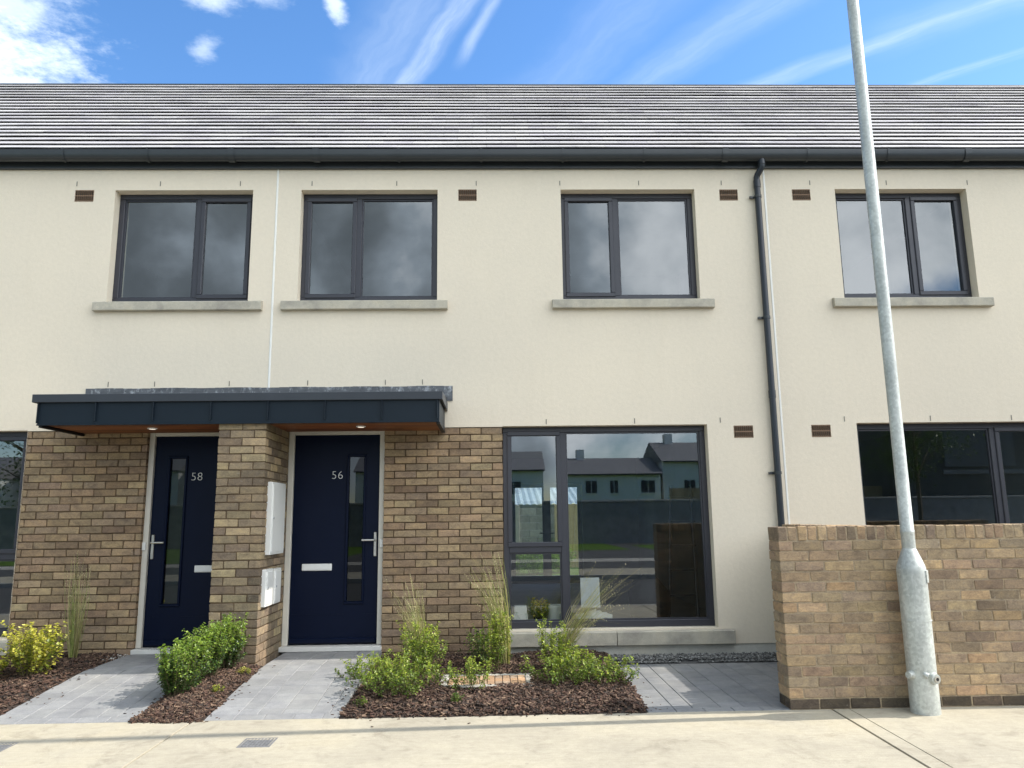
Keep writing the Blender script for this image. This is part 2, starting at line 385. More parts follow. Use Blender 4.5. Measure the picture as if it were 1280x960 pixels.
def room(house, mir, x0, x1, y0, y1, z0, z1, holes, mat, back=None):
    b = MB(); opening_wall(b, x0, x1, z0, z1, y0, holes, y0, mir)
    P = lambda x, y, z: (mir(x), y, z)
    b.quad(P(x0,y0,z0),P(x0,y1,z0),P(x0,y1,z1),P(x0,y0,z1)); b.quad(P(x1,y0,z0),P(x1,y1,z0),P(x1,y1,z1),P(x1,y0,z1))
    b.quad(P(x0,y0,z1),P(x1,y0,z1),P(x1,y1,z1),P(x0,y1,z1))
    opening_wall(b, x0, x1, z0, z1, y1, back or [], y1+.3, mir)
    b.build('room', mat, house, fixn=False)
    f = MB(); f.box(mir(x0), mir(x1), y0, y1, z0-.02, z0); f.build('room_floor', M['floor'], house)

def number_part(txt, x, y, z, size, parent):
    cu = bpy.data.curves.new('house_number', 'FONT'); cu.body = txt; cu.size = size*1.14; cu.extrude = .004; cu.align_x = 'CENTER'; cu.align_y = 'CENTER'; cu.offset = -.0028; cu.space_character = 1.08
    ob = bpy.data.objects.new('house_number', cu); COL.objects.link(ob)
    bpy.context.view_layer.update(); dg = bpy.context.evaluated_depsgraph_get()
    me = bpy.data.meshes.new_from_object(ob.evaluated_get(dg)); bpy.data.objects.remove(ob); bpy.data.curves.remove(cu)
    me.transform(Matrix.Translation((x, y, z)) @ Matrix.Rotation(math.radians(90), 4, 'X'))
    o = bpy.data.objects.new('house_number', me); COL.objects.link(o); me.materials.clear(); me.materials.append(M['white'])
    o.parent = parent; return o

EAVE_Y, EAVE_Z, RID_Y, RID_Z = -.115, 5.40, 1.93, 7.41
XL, XR = -2.364, 3.055
def make_house(loc, label, mir, number, backdoor=False, detail=True):
    H = thing('terraced_house', loc, label, 'house', 'houses of the terrace')
    sgn = 1 if mir(1) > mir(0) else -1
    W2 = (-2.10, -.60, 3.73, 4.995); W3 = (.765, 2.262, 3.73, 4.995); W5 = (.094, 2.256, .285, 2.352)
    # rendered front wall
    w = MB(); opening_wall(w, XL+.012, XR-.012, .128, 5.34, 0, [W2, W3, W5, (XL+.012, .094, .128, 2.345, False)], .34, mir)
    w.quad((mir(XL+.012), 0, 2.345), (mir(.094), 0, 2.345), (mir(.094), .03, 2.345), (mir(XL+.012), .03, 2.345))
    w.quad((mir(.094), 0, .128), (mir(XR), 0, .128), (mir(XR), .03, .128), (mir(.094), .03, .128))
    w.build('render_wall', M['render'], H, fixn=False)
    c = MB(); c.box(mir(.094), mir(XR), .012, .06, -.1, .128); c.build('plinth', M['plinth'], H)
    if sgn > 0:
        for jx, jz in ((mir(XL), 2.345), (mir(XR), 0)):
            jb = MB(); jb.cbox(jx-.011, jx+.011, -.004, .05, jz, 5.3, .003); jb.build('movement_joint', M['bead'], H)
    # brick panel beside the door
    bp = MB(); a, b = sorted((mir(-1.14), mir(.092)))
    brick_panel(bp, a, b, -.02, 2.343, .004, PAN, MORT, phase=.0 if sgn > 0 else .06, depth=.11)
    bp.build('brick_panel', M['brick'], H)
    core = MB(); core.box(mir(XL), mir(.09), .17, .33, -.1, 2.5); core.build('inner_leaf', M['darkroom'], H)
    # structure behind: back wall, party walls, ceiling slabs, back roof
    s = MB(); bh = [(.35, 1.8, .1, 2.1)] if backdoor else []
    opening_wall(s, XL, XR, -.1, 5.3, 8.2, bh, 8.0, mir)
    for x in (XL+.02, XR-.02): s.quad((mir(x), .1, -.1), (mir(x), 8.2, -.1), (mir(x), 8.2, 5.3), (mir(x), .1, 5.3))
    for x in (XL+.02, XR-.02): s.add([(mir(x), .02, 5.3), (mir(x), 8.2, 5.3), (mir(x), RID_Y, RID_Z-.05)], [(0, 1, 2)])
    s.quad((mir(XL), .02, 5.2), (mir(XR), .02, 5.2), (mir(XR), 8.2, 5.2), (mir(XL), 8.2, 5.2))
    s.build('rear_wall', M['render'], H, fixn=False)
    # rooms
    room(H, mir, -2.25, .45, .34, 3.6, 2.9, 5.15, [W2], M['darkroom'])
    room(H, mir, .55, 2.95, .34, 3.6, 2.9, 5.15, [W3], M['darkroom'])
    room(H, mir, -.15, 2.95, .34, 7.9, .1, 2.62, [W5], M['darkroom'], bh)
    ib = MB(); ib.box(mir(.1), mir(2.25), .185, .42, .262, .292); ib.build('window_board', M['white'], H)
    # windows
    window(H, mir, *W2, 'lo', -1.482, sill=dict(spans=[(-2.262, -.485)], top=3.742, bot=3.617, y=-.06))
    window(H, mir, *W3, 'lo', 1.377, sill=dict(spans=[(.645, 2.40)], top=3.742, bot=3.617, y=-.06))
    window(H, mir, *W5, 'lo', .728, transom=1.078, sill=dict(spans=[(.06, 1.215), (1.222, 2.41)], top=.292, bot=.13, y=-.05))
    # air vents, weep vents
    for (x0, x1, z0, z1) in ((-.37, -.168, 4.864, 4.996), (2.543, 2.747, 4.862, 4.991), (2.538, 2.743, 2.206, 2.335)):
        v = MB(); a, b = sorted((mir(x0), mir(x1))); y0, y1 = -.003, .02
        v.box(a, b, y0, y1, z1-.01, z1); v.box(a, b, y0, y1, z0, z0+.01); v.box(a, b, y0, y1, (z0+z1)/2-.006, (z0+z1)/2+.006)
        n = 9
        for i in range(n+1):
            x = a + (b-a-.008)*i/n; v.box(x, x+.008, y0+.001, y1, z0+.01, z1-.01)
        av = v.build('air_vent', M['vent'], H)
        g = MB(); g.box(a+.002, b-.002, .0, .004, z0+.004, z1-.004, (1, 1, 1)); g.hascol = False
        g.build('vent_cavity', M['ventgap'], av)
    weeps = [(-1.97+.905*i, 5.07) for i in range(6)] + [(.55, 2.395), (1.47, 2.395), (2.37, 2.395)] + [(-1.95, 2.83), (-1.17, 2.83), (-.72, 2.83)]
    for (x, z) in weeps:
        q = MB(); x += U(-.03, .03); q.box(mir(x)-.0045, mir(x)+.0045, -.003, .01, z-.027, z+.027); q.build('weep_vent', M['weep'], H)
    # front door
    y = .09; X0, X1 = sorted((mir(-2.143), mir(-1.138)))
    f = MB(); fw = .056
    f.cbox(X0, X0+fw, .055, .15, .165, 2.33, .004); f.cbox(X1-fw, X1, .055, .15, .165, 2.33, .004); f.cbox(X0+fw, X1-fw, .056, .15, 2.33-.045, 2.33, .004)
    f.build('door_frame', M['dframe'], H)
    th = MB(); th.cbox(X0-.004, X1+.004, -.035, .15, .118, .163, .004); th.build('threshold', M['thresh'], H)
    lf = MB(); gx0, gx1, gz0, gz1 = -1.512, -1.362, .585, 2.052
    lx0, lx1, lz0, lz1 = -2.085, -1.196, .172, 2.282
    opening_wall(lf, lx0, lx1, lz0, lz1, y, [(gx0, gx1, gz0, gz1)], y+.045, mir)
    lf.quad((mir(lx0), y, lz0), (mir(lx0), y+.045, lz0), (mir(lx0), y+.045, lz1), (mir(lx0), y, lz1))
    # raised surround of the glass slit
    for (a, b, c_, d) in ((gx0-.028, gx1+.028, gz1, gz1+.028), (gx0-.028, gx1+.028, gz0-.028, gz0), (gx0-.028, gx0, gz0, gz1), (gx1, gx1+.028, gz0, gz1)):
        lf.cbox(mir(a), mir(b), y-.014, y+.02, c_, d, .007)
    lf.cbox(mir(lx0+.01), mir(lx1-.01), y-.022, y+.01, lz0+.008, lz0+.062, .01)
    for zz in (.46, 1.24): lf.box(mir(gx1+.03), mir(lx1-.01), y-.002, y+.005, zz-.003, zz+.003)
    for zz in (.46, 1.24): lf.box(mir(lx0+.01), mir(gx0-.03), y-.002, y+.005, zz-.002, zz+.002)
    door = lf.build('front_door', M['door'], H)
    g = MB(); g.quad((mir(gx0), y+.012, gz0), (mir(gx1), y+.012, gz0), (mir(gx1), y+.012, gz1), (mir(gx0), y+.012, gz1)); g.build('glazed_slit', M['dglass'], door)
    bk = MB(); bk.box(mir(gx0-.01), mir(gx1+.01), y+.05, y+.055, gz0-.01, gz1+.01); bk.build('slit_backing', M['grey'] if sgn < 0 else M['ventgap'], door)
    lb = MB(); lb.cbox(mir(-1.972), mir(-1.668), y-.012, y+.01, .893, .962, .005); lb.box(mir(-1.955), mir(-1.685), y-.016, y, .905, .95); lb.build('letterbox', M['white'], door)
    hd = MB(); hd.cbox(mir(-1.245), mir(-1.215), y-.014, y+.005, 1.03, 1.275, .004)
    hd.tube([(mir(-1.23), y-.005, 1.195), (mir(-1.23), y-.05, 1.195), (mir(-1.236), y-.058, 1.195), (mir(-1.36), y-.058, 1.195)], .0105, 10)
    hd.tube([(mir(-1.23), y-.02, 1.09), (mir(-1.23), y, 1.09)], .012, 12); hd.build('handle', M['steel'], door)
    if number: number_part(number, mir(-1.637), y-.003, 1.86, .105, door)
    be = MB(); be.cbox(mir(-1.178), mir(-1.142), .035, .056, 1.12, 1.20, .004); be.tube([(mir(-1.16), .036, 1.16), (mir(-1.16), .028, 1.16)], .009, 12); be.build('doorbell', M['white'], H)
    # roof tiles: courses of single tiles, each a little lifted or skewed
    rt = MB(); sl = Vector((0, RID_Y-EAVE_Y, RID_Z-EAVE_Z)); Ls = sl.length; sd = sl.normalized(); nn = Vector((0, -sd.z, sd.y)); N = 20; ga = Ls/N
    x0, x1 = sorted((mir(XL), mir(XR)))
    for r in range(N):
        x = x0 - (.165 if r % 2 else 0); k = 0
        while x < x1:
            a, b = max(x, x0), min(x+.33, x1)
            if b - a > .03:
                base = Vector((0, EAVE_Y, EAVE_Z)) + sd*(ga*r); lf = [.006*noise.noise((xx_*.55, r*.83, 3.1)) + .003*noise.noise((xx_*1.9, r*1.7, 8.4)) for xx_ in (a, b)]; lift = 0; slip = U(-.0015, .0015); jt = U(-.0006, .0006)
                th_ = .011; low = base + nn*(.045+lift) + sd*slip; hi = base + sd*(ga*1.25) + nn*.012
                kc = U(.94, 1.06)*(1 + .10*noise.noise((x*.35, r*.5, 5.5))); col = tuple(v*kc for v in random.choice([(.475, .462, .465), (.49, .478, .475), (.455, .44, .452), (.495, .482, .475)]))
                e = .0012
                vs = []
                for X, lq in ((a+e, lf[0]), (b-e, lf[1])):
                    for (q, t_) in ((low, 0), (hi, 0), (hi, -th_), (low, -th_)):
                        p = q + nn*(t_ + ((lq+jt) if q is low else 0)); vs.append((X, p.y, p.z))
                rt.add(vs, [(0, 1, 5, 4), (1, 2, 6, 5), (2, 3, 7, 6), (3, 0, 4, 7), (0, 3, 2, 1), (4, 5, 6, 7)], col)
            x += .33; k += 1
    # underlay + rear slope
    o_ = Vector((0, EAVE_Y, EAVE_Z)) - nn*.03; r_ = Vector((0, RID_Y, RID_Z)) - nn*.03
    rt.quad((x0, o_.y, o_.z), (x1, o_.y, o_.z), (x1, r_.y, r_.z), (x0, r_.y, r_.z), (.03, .03, .03))
    rt.quad((x0, RID_Y, RID_Z), (x1, RID_Y, RID_Z), (x1, 8.35, 5.35), (x0, 8.35, 5.35), (.15, .15, .16))
    roof = rt.build('roof', M['slate'], H)
    rc = MB(); xx = x0
    while xx < x1 - .01:
        xe = min(xx+.45, x1); rc.tube([(xx+.002, RID_Y+.01, RID_Z-.03), (xe-.002, RID_Y+.01, RID_Z-.03)], .07, 10); xx = xe
    rc.build('ridge_tile', M['gutter'], roof)
    # gutter, fascia
    gm = MB(); cy, cz, rr = -.115, 5.375, .062
    pr = [(cy-rr, cz+.012), (cy-rr-.006, cz+.012), (cy-rr-.006, cz)] + [(cy-rr*math.cos(a), cz-.035-rr*math.sin(a)) for a in [math.pi*i/10 for i in range(11)]] + [(cy+rr, cz)]
    xs = [x0, x1]; vs = [(x, p[0], p[1]) for x in xs for p in pr]; m = len(pr)
    gm.add(vs, [(k, k+1, m+k+1, m+k) for k in range(m-1)])
    gut = gm.build('gutter', M['gutter'], H, smooth=True)
    for x in [x0 + .45 + i*.9 for i in range(6)]:
        br = MB(); rr2 = rr+.011
        pr2 = [(cy-rr2-.003, cz+.014)] + [(cy-rr2*math.cos(a), cz-.035-rr2*math.sin(a)) for a in [math.pi*i/10 for i in range(11)]] + [(cy+rr2, cz+.005)]
        wd = .011 if (i := int(round((x-x0)/.9))) % 3 else .035
        vs = [(xx, p[0], p[1]) for xx in (x-wd, x+wd) for p in pr2]; m2 = len(pr2)
        br.add(vs, [(k, k+1, m2+k+1, m2+k) for k in range(m2-1)]); br.build('gutter_bracket', M['gutter'], gut, smooth=True)
    fb = MB(); fb.cbox(x0, x1, -.034, .02, 5.232, 5.44, .004); fb.box(x0, x1, -.04, -.03, 5.232, 5.25); fb.build('fascia_board', M['gutter'], H)
    return H

ident = lambda x: x
h56 = make_house((.35, 0, 0), 'cream terraced house in the middle, with the navy door numbered 56', ident, '56', True)
h58 = make_house((-5.07, 0, 0), 'cream terraced house at the left, with the navy door numbered 58', lambda x: 2*XL - x, '58')
h54 = make_house((5.76, 0, 0), 'cream rendered terraced house at the right, partly hidden behind the lamp post and garden wall', lambda x: 2*XR - x, None)

# back door of number 56 (seen through the big window)
bd = MB()
for (a, b, c, d) in ((.35, 1.8, 2.03, 2.1), (.35, .43, .1, 2.03), (1.72, 1.8, .1, 2.03), (.99, 1.16, .1, 2.03), (.43, .99, .1, .25), (1.16, 1.72, .1, .25)):
    bd.box(a, b, 8.0, 8.07, c, d)
bdo = bd.build('patio_door', M['frame'], h56)
for (a, b) in ((.43, .99), (1.16, 1.72)):
    g = MB(); g.quad((a, 8.03, .25), (b, 8.03, .25), (b, 8.03, 2.03), (a, 8.03, 2.03)); g.build('pane', M['glass'], bdo)
for s in (-1, 1):
    g = MB(); g.tube([(1.075+s*.05, 7.99, 1.1), (1.075+s*.05, 7.94, 1.1), (1.075+s*.15, 7.94, 1.1)], .012, 8); g.build('handle', M['black'], bdo)
# downpipe of number 56
dp = MB(); px = 2.955
dp.tube([(3.0, -.115, 5.33), (3.0, -.115, 5.215), (2.995, -.105, 5.195), (2.962, -.065, 5.135), (px, -.052, 5.11), (px, -.05, 5.0), (px, -.05, .05)], .034, 16)
dp.tube([(3.0, -.115, 5.30), (3.0, -.115, 5.235)], .039, 16); dp.tube([(px, -.05, 5.075), (px, -.05, 4.99)], .039, 16); dp.tube([(px, -.05, 2.62), (px, -.05, 2.70)], .038, 16)
dpo = dp.build('downpipe', M['pipe'], h56, smooth=True)
for z in (4.885, 3.50, 1.83):
    q = MB(); q.tube([(px, -.05, z-.015), (px, -.05, z+.015)], .040, 16); q.box(px-.085, px-.03, -.03, -.012, z-.012, z+.012); q.tube([(px-.075, -.03, z), (px-.075, -.042, z)], .012, 8)
    q.build('pipe_bracket', M['gutter'], dpo)

# ------------------------------------------------------------------ brick pier with meter boxes
pier = thing('brick_pier', (-2.364, -.38, 0), 'buff brick pier under the porch canopy between the doors numbered 58 and 56', 'pier')
pb = MB(); pxa, pxb, pya, pyb = -2.584, -2.144, -.77, .06
pb.box(pxa+.006, pxb-.006, pya+.006, pyb, -.05, 2.32, MORT)
z = -.005; n = 0
PIERPAL = [((.29,.23,.15),5), ((.25,.195,.13),6), ((.20,.155,.11),5), ((.165,.13,.095),3), ((.34,.27,.17),3), ((.37,.29,.17),1)]
while z < 2.31:
    za, zb = z+.005, min(z+.07, 2.318)
    if n % 2 == 0:
        brick(pb, pxa, pxa+.215, pya, pya+.1025, za, zb, PIERPAL); brick(pb, pxb-.215, pxb, pya, pya+.1025, za, zb, PIERPAL); ys = pya+.1125
    else:
        brick(pb, pxa+.1125, pxb-.1125, pya, pya+.1025, za, zb, PIERPAL); ys = pya
    for side in (0, 1):
        yy = ys
        while yy < pyb - .01:
            ye = min(yy+.215, pyb); 
            if side == 0: brick(pb, pxa, pxa+.1025, yy, ye, za, zb, PIERPAL)
            else: brick(pb, pxb-.1025, pxb, yy, ye, za, zb, PIERPAL)
            yy += .225
    z += .075; n += 1
pb.build('brickwork', M['brick'], pier)
def meter(y0, y1, z0, z1, t):
    m = MB(); x = pxb
    m.cbox(x-.01, x+t, y0, y1, z0, z1, .004); o = m.build('meter_box', M['white'], pier)
    d = MB(); d.cbox(x+t-.004, x+t+.006, y0+.02, y1-.015, z0+.02, z1-.02, .003); d.build('lid', M['white'], o)
    k = MB(); k.tube([(x+t+.004, y0+.05, (z0+z1)/2), (x+t+.012, y0+.05, (z0+z1)/2)], .012, 10); k.build('lock', M['grey'], o)
meter(-.63, -.17, 1.085, 1.765, .045); meter(-.70, -.475, .62, .955, .04); meter(-.425, -.20, .62, .945, .04)

# ------------------------------------------------------------------ porch canopy
can = thing('porch_canopy', (-2.39, -.4, 2.3), 'long dark blue grey metal porch canopy with timber soffit over both navy doors', 'canopy')
cx0, cx1, cyf = -4.262, -.513, -.80
c = MB(); c.cbox(cx0, cx1, cyf, cyf+.03, 2.303, 2.53, .003); c.box(cx0, cx0+.02, cyf+.03, 0, 2.303, 2.53); c.box(cx1-.02, cx1, cyf+.03, 0, 2.303, 2.53)
fa = c.build('fascia', M['fascia'], can)
for i in range(8):
    s = MB(); x = cx0 + .006 + (cx1-cx0-.012)*i/7 if i < 7 else cx1-.02
    s.cbox(x-.004, x+.004, cyf-.026, cyf+.002, 2.335 if i not in (0,) else 2.32, 2.512, .002); s.build('seam', M['fascia'], fa)
s = MB(); s.cbox(cx0-.002, cx1+.002, cyf-.01, cyf+.01, 2.300, 2.312, .002); s.build('drip_edge', M['fascia'], fa)
s = MB(); s.box(cx0, cx0+.03, cyf+.03, -.005, 2.285, 2.303); s.build('end_trim', M['black'], can)
s = MB(); s.box(cx1-.03, cx1+.006, cyf+.02, -.005, 2.288, 2.303); s.build('end_trim', M['black'], can)
c = MB(); c.cbox(-4.312, -.482, cyf-.03, cyf+.06, 2.515, 2.592, .003)
for x in (-4.312, -.482): c.cbox(x-.004 if x > -2 else x, x if x > -2 else x+.004, cyf+.06, 0, 2.515, 2.60, .001)
c.build('cap_trim', M['cap'], can)
c = MB(); c.add([(-4.30, cyf, 2.585), (-.49, cyf, 2.585), (-.49, 0, 2.66), (-4.30, 0, 2.66), (-4.30, cyf, 2.54), (-.49, cyf, 2.54), (-.49, 0, 2.54), (-4.30, 0, 2.54)],
      [(0, 1, 2, 3), (4, 7, 6, 5), (0, 4, 5, 1), (1, 5, 6, 2), (2, 6, 7, 3), (3, 7, 4, 0)]); c.build('roof_sheet', M['cap'], can)
c = MB(); nsg = 40
for i in range(nsg):
    xa, xb = -4.26 + 3.83*i/nsg, -4.26 + 3.83*(i+1)/nsg
    c.box(xa, xb, -.010 + .002*math.sin(i*1.7), .0, 2.625, 2.785 + .003*math.sin(i*.9))
c.build('lead_flashing', M['lead'], can)
c = MB(); yb = cyf+.03
xx = cx0 + .03
while yb < -.012:
    ye = min(yb+.092, -.002); xs = cx0+.03
    while xs < cx1-.03:
        xe = min(xs + U(1.2, 2.2), cx1-.03); k = U(.55, 1.35)
        c.cbox(xs+.001, xe-.001, yb+.0025, ye-.0025, 2.312, 2.33, .002, (.22*k, .082*k*U(.92, 1.08), .029*k)); xs = xe
    yb += .092
c.build('soffit', M['wood'], can)
c = MB(); c.box(cx0+.02, cx1-.02, cyf+.03, 0, 2.331, 2.34); c.build('soffit_deck', M['black'], can)
for x in (-3.36, -1.315):
    c = MB(); c.tube([(x, -.42, 2.3135), (x, -.42, 2.303)], [.05, .042], 20); o = c.build('downlight', M['white'], can)
    c = MB(); c.tube([(x, -.42, 2.304), (x, -.42, 2.3015)], .03, 16); c.build('lamp_lens', M['bulb'], o)

# ------------------------------------------------------------------ garden wall
gw = thing('garden_wall', (4.5, -2.05, 0), 'low buff brick garden wall with brick on edge coping behind the lamp post', 'wall')
b = MB(); wx0, wx1, wy0, wy1 = 2.137, 6.6, -2.165, -1.95
b.box(wx0+.006, wx1, wy0+.005, wy1-.006, -.05, 1.2, MORT_W); b.box(wx0+.004, wx1, wy0+.005, wy1-.006, 1.2, 1.297, MORT_W)
for n in range(16):
    za, zb = .005 + n*.075, .07 + n*.075; pal = WAL if n else [((.10, .08, .06), 1), ((.085, .068, .052), 1), ((.12, .095, .07), 1)]
    if n % 2 == 0:
        brick(b, wx0, wx0+.215, wy0, wy0+.1025, za, zb, pal); brick(b, wx0, wx0+.215, wy1-.1025, wy1, za, zb, pal); x = wx0+.225
    else:
        brick(b, wx0, wx0+.1025, wy0, wy1, za, zb, pal); x = wx0+.1125
    while x < wx1:
        brick(b, x, min(x+.215, wx1), wy0 + U(-.002, .002), wy0+.1, za, zb, pal); x += .225
b.build('brickwork', M['brick'], gw)
b = MB(); x = wx0
while x < wx1 - .05:
    b.cbox(x, x+.066, wy0 + U(-.003, .002), wy1, 1.2+.004, 1.305 + U(-.003, .002), .005, pick(WAL), .003); x += .0755
b.build('coping', M['brick'], gw)
b = MB(); b.box(2.956, 3.15, -1.95, 0, -.05, 1.235, MORT_W); b.box(2.84, 2.956, -1.95, -1.44, -.05, 1.24, MORT_W)
for n in range(16):
    y = -1.43 - (.1125 if n % 2 else 0); 
    while y < -.02:
        brick(b, 2.95, 3.05, max(y, -1.43), min(y+.215, 0), .005+n*.075, .07+n*.075, WAL); y += .225
    y = -1.94
    while y < -1.45:
        brick(b, 2.835, 2.95, y, min(y+.215, -1.435), .005+n*.075, .07+n*.075, WAL); y += .225
y = -1.93
while y < -.03:
    b.cbox(2.945, 3.155, y, y+.066, 1.23, 1.300, .004, pick(WAL), .003); y += .0755
y = -1.93
while y < -1.5:
    b.cbox(2.835, 2.943, y, y+.066, 1.235, 1.30, .004, pick(WAL), .003); y += .0755
b.build('return_wall', M['brick'], gw)

# ------------------------------------------------------------------ lamp post
lp = thing('lamp_post', (3.085, -2.3, 0), 'tall galvanised steel lamp post with a thick base standing against the garden wall', 'lamp post')
LX, LY = 3.056, -2.30
def ring(z): return (LX - .003*z, LY, z)
b = MB(); b.tube([ring(z) for z in (-.02, .1, .3, .6, .9, .975, 1.0, 1.03, 1.1, 1.135, 1.14)], [.0985, .0985, .0975, .098, .0985, .0995, .0985, .09, .063, .049, .047], 28)
base = b.build('base', M['galv'], lp, smooth=True)
b = MB(); b.tube([ring(z) for z in (1.12, 1.25, 1.255, 1.27, 1.275, 2.0, 4.0, 6.0, 8.0)], [.047, .047, .049, .049, .0465, .0455, .047, .045, .042], 24); b.build('shaft', M['galv'], lp, smooth=True)
# access door on the base: a raised curved plate with seam, hinge tab and lock
def arc(z0, z1, a0, a1, r, th, n=10):
    m = MB(); vs = []; fs = []
    for i in range(n+1):
        a = a0 + (a1-a0)*i/n
        for (rr, zz) in ((r, z0), (r+th, z0), (r+th, z1), (r, z1)): vs.append((LX - .003*zz + rr*math.sin(a), LY - rr*math.cos(a), zz))
    for i in range(n):
        for k in range(4): fs.append((i*4+k, i*4+(k+1) % 4, i*4+4+(k+1) % 4, i*4+4+k))
    fs += [(0, 1, 2, 3), (n*4+3, n*4+2, n*4+1, n*4)]; m.add(vs, fs); return m
arc(.30, .97, -.75, .62, .0965, .005, 14).build('access_door', M['galv'], base, smooth=True)
arc(.90, .985, .60, 1.25, .0975, .011, 8).build('hinge_tab', M['galv'], base, smooth=True)
arc(.63, .637, -1.2, 1.3, .0975, .006, 16).build('weld_seam', M['galv'], base, smooth=True)
b = MB(); b.tube([(LX+.03, LY-.085, .245), (LX+.036, LY-.118, .245)], [.042, .034], 18); b.tube([(LX-.03, LY-.085, .275), (LX-.012, LY-.105, .262)], .02, 10)
b.build('lock_boss', M['galv'], base, smooth=True)
b = MB(); b.tube([(LX+.0355, LY-.116, .245), (LX+.0385, LY-.128, .245)], .022, 16); b.build('lock_rim', M['steel'], base)
b = MB(); b.tube([(LX+.038, LY-.126, .245), (LX+.0388, LY-.1295, .245)], .012, 14); b.build('lock_hole', M['black'], base)
b = MB(); b.tube([(LX-.09, LY-.03, .262), (LX-.125, LY-.045, .262)], [.032, .024], 12); b.tube([(LX-.12, LY-.043, .262), (LX-.127, LY-.046, .262)], .012, 10); b.build('side_bolt', M['galv'], base, smooth=True)
b = MB(); b.tube([(LX+.032, LY, 7.95), (LX+.032, LY-.25, 8.1), (LX+.032, LY-.6, 8.15)], [.035, .03, .03], 12); b.cbox(LX-.08, LX+.15, LY-1.1, LY-.55, 8.1, 8.2, .02); b.build('lantern', M['cap'], lp)

# ------------------------------------------------------------------ ground, pavement, road
def plane(name, x0, x1, y0, y1, z, mat, kind='structure'):
    m = MB(); m.quad((x0,y0,z),(x1,y0,z),(x1,y1,z),(x0,y1,z)); o = m.build(name, mat); o['kind'] = kind; return o
plane('ground', -400, 400, -400, 400, -.16, M['grass'])
plane('road', -120, 120, -11.5, -4.74, -.12, M['asphalt'])
PE = -2.165
p = MB(); edges = [-20, -15.9, -11.3, -6.75, -2.155, 2.44, 2.5685, 7.05, 11.6, 16, 20]; gaps = {2.5685: .0025}
for i in range(len(edges)-1):
    g0 = gaps.get(edges[i], .0085); g1 = gaps.get(edges[i+1], .0085)
    a, b = edges[i]+g0, edges[i+1]-g1
    # joints run very slightly askew
    sk = -.035
    vs = [(a, PE, -.14), (b, PE, -.14), (b+sk, -4.6, -.14), (a+sk, -4.6, -.14)]
    ch = .002
    top = [(a+ch, PE-ch, .0), (b-ch, PE-ch, .0), (b-ch+sk, -4.6+ch, -.02), (a+ch+sk, -4.6+ch, -.02)]
    mid = [(v[0], v[1], -.006) for v in vs]; mid[2] = (*mid[2][:2], -.026); mid[3] = (*mid[3][:2], -.026)
    p.add(vs + mid + top, [(0, 1, 5, 4), (1, 2, 6, 5), (2, 3, 7, 6), (3, 0, 4, 7), (4, 5, 9, 8), (5, 6, 10, 9), (6, 7, 11, 10), (7, 4, 8, 11), (8, 9, 10, 11)])
p.build('pavement', M['pave'])['kind'] = 'structure'
plane('joint_bed', -20, 20, -4.6, PE, -.03, M['soil'])
k = MB(); x = -20
while x < 20: k.cbox(x+.003, x+.912, -4.73, -4.605, -.14, -.018, .012); x += .915
k.build('kerb', M['kerb'])['kind'] = 'structure'
def path_z(y): return .118 * max(0, min(1, (y - PE)/1.32))**.9
def pavers(name, x0, x1, y0, y1, zf, cols, base, header=.105):
    m = MB()
    def block(a, b, y, ye, kk):
        g = .0014; dz = U(-.0010, .0010); za, zb = zf(y)+dz, zf(ye)+dz; ch = .0035; col = (base[0]*kk, base[1]*kk, base[2]*kk*U(.985, 1.015))
        vs = [(a+g, y+g, za-.05), (b-g, y+g, za-.05), (b-g, ye-g, zb-.05), (a+g, ye-g, zb-.05), (a+g, y+g, za-ch), (b-g, y+g, za-ch), (b-g, ye-g, zb-ch), (a+g, ye-g, zb-ch),
              (a+g+ch, y+g+ch, za), (b-g-ch, y+g+ch, za), (b-g-ch, ye-g-ch, zb), (a+g+ch, ye-g-ch, zb)]
        m.add(vs, [(0, 1, 5, 4), (1, 2, 6, 5), (2, 3, 7, 6), (3, 0, 4, 7), (4, 5, 9, 8), (5, 6, 10, 9), (6, 7, 11, 10), (7, 4, 8, 11), (8, 9, 10, 11)], col)
    x = x0
    while x < x1 - .01:
        b = min(x+.21, x1); block(x, b, y0, y0+header, U(.9, 1.06)); x += .21
    x = x0; i = 0
    while x < x1 - .02:
        b = min(x + cols[i % len(cols)], x1); y = y0 + header
        if x1 - b < .04: b = x1
        first = U(.08, .2)
        while y < y1 - .004:
            ye = min(y + first, y1); first = random.choice((.14, .21, .21, .28))
            if y1 - ye < .04: ye = y1
            for q in range(max(1, int((ye-y)/.35))): pass
            block(x, b, y, ye, U(.91, 1.08)); y = ye
        x = b; i += 1
    n = 12
    for q in range(n):
        ya, yb = y0+(y1-y0)*q/n, y0+(y1-y0)*(q+1)/n
        m.quad((x0, ya, zf(ya)-.008), (x1, ya, zf(ya)-.008), (x1, yb, zf(yb)-.008), (x0, yb, zf(yb)-.008), (base[0]*.5, base[1]*.5, base[2]*.48))
    o = m.build(name, M['paver']); o['kind'] = 'structure'; return o
PB = (.242, .245, .25)
pavers('path', -3.62, -2.585, PE+.004, -.036, path_z, [.21, .14, .175], PB)
pavers('path', -2.085, -1.125, PE+.004, -.036, path_z, [.21, .14, .175], PB)
pavers('paved_yard', 1.10, 2.95, PE+.004, -.33, lambda y: .002, [.21, .14, .21, .175], (.20, .206, .215))
plane('yard_base', -12, 12, PE, .05, -.05, M['soil'])

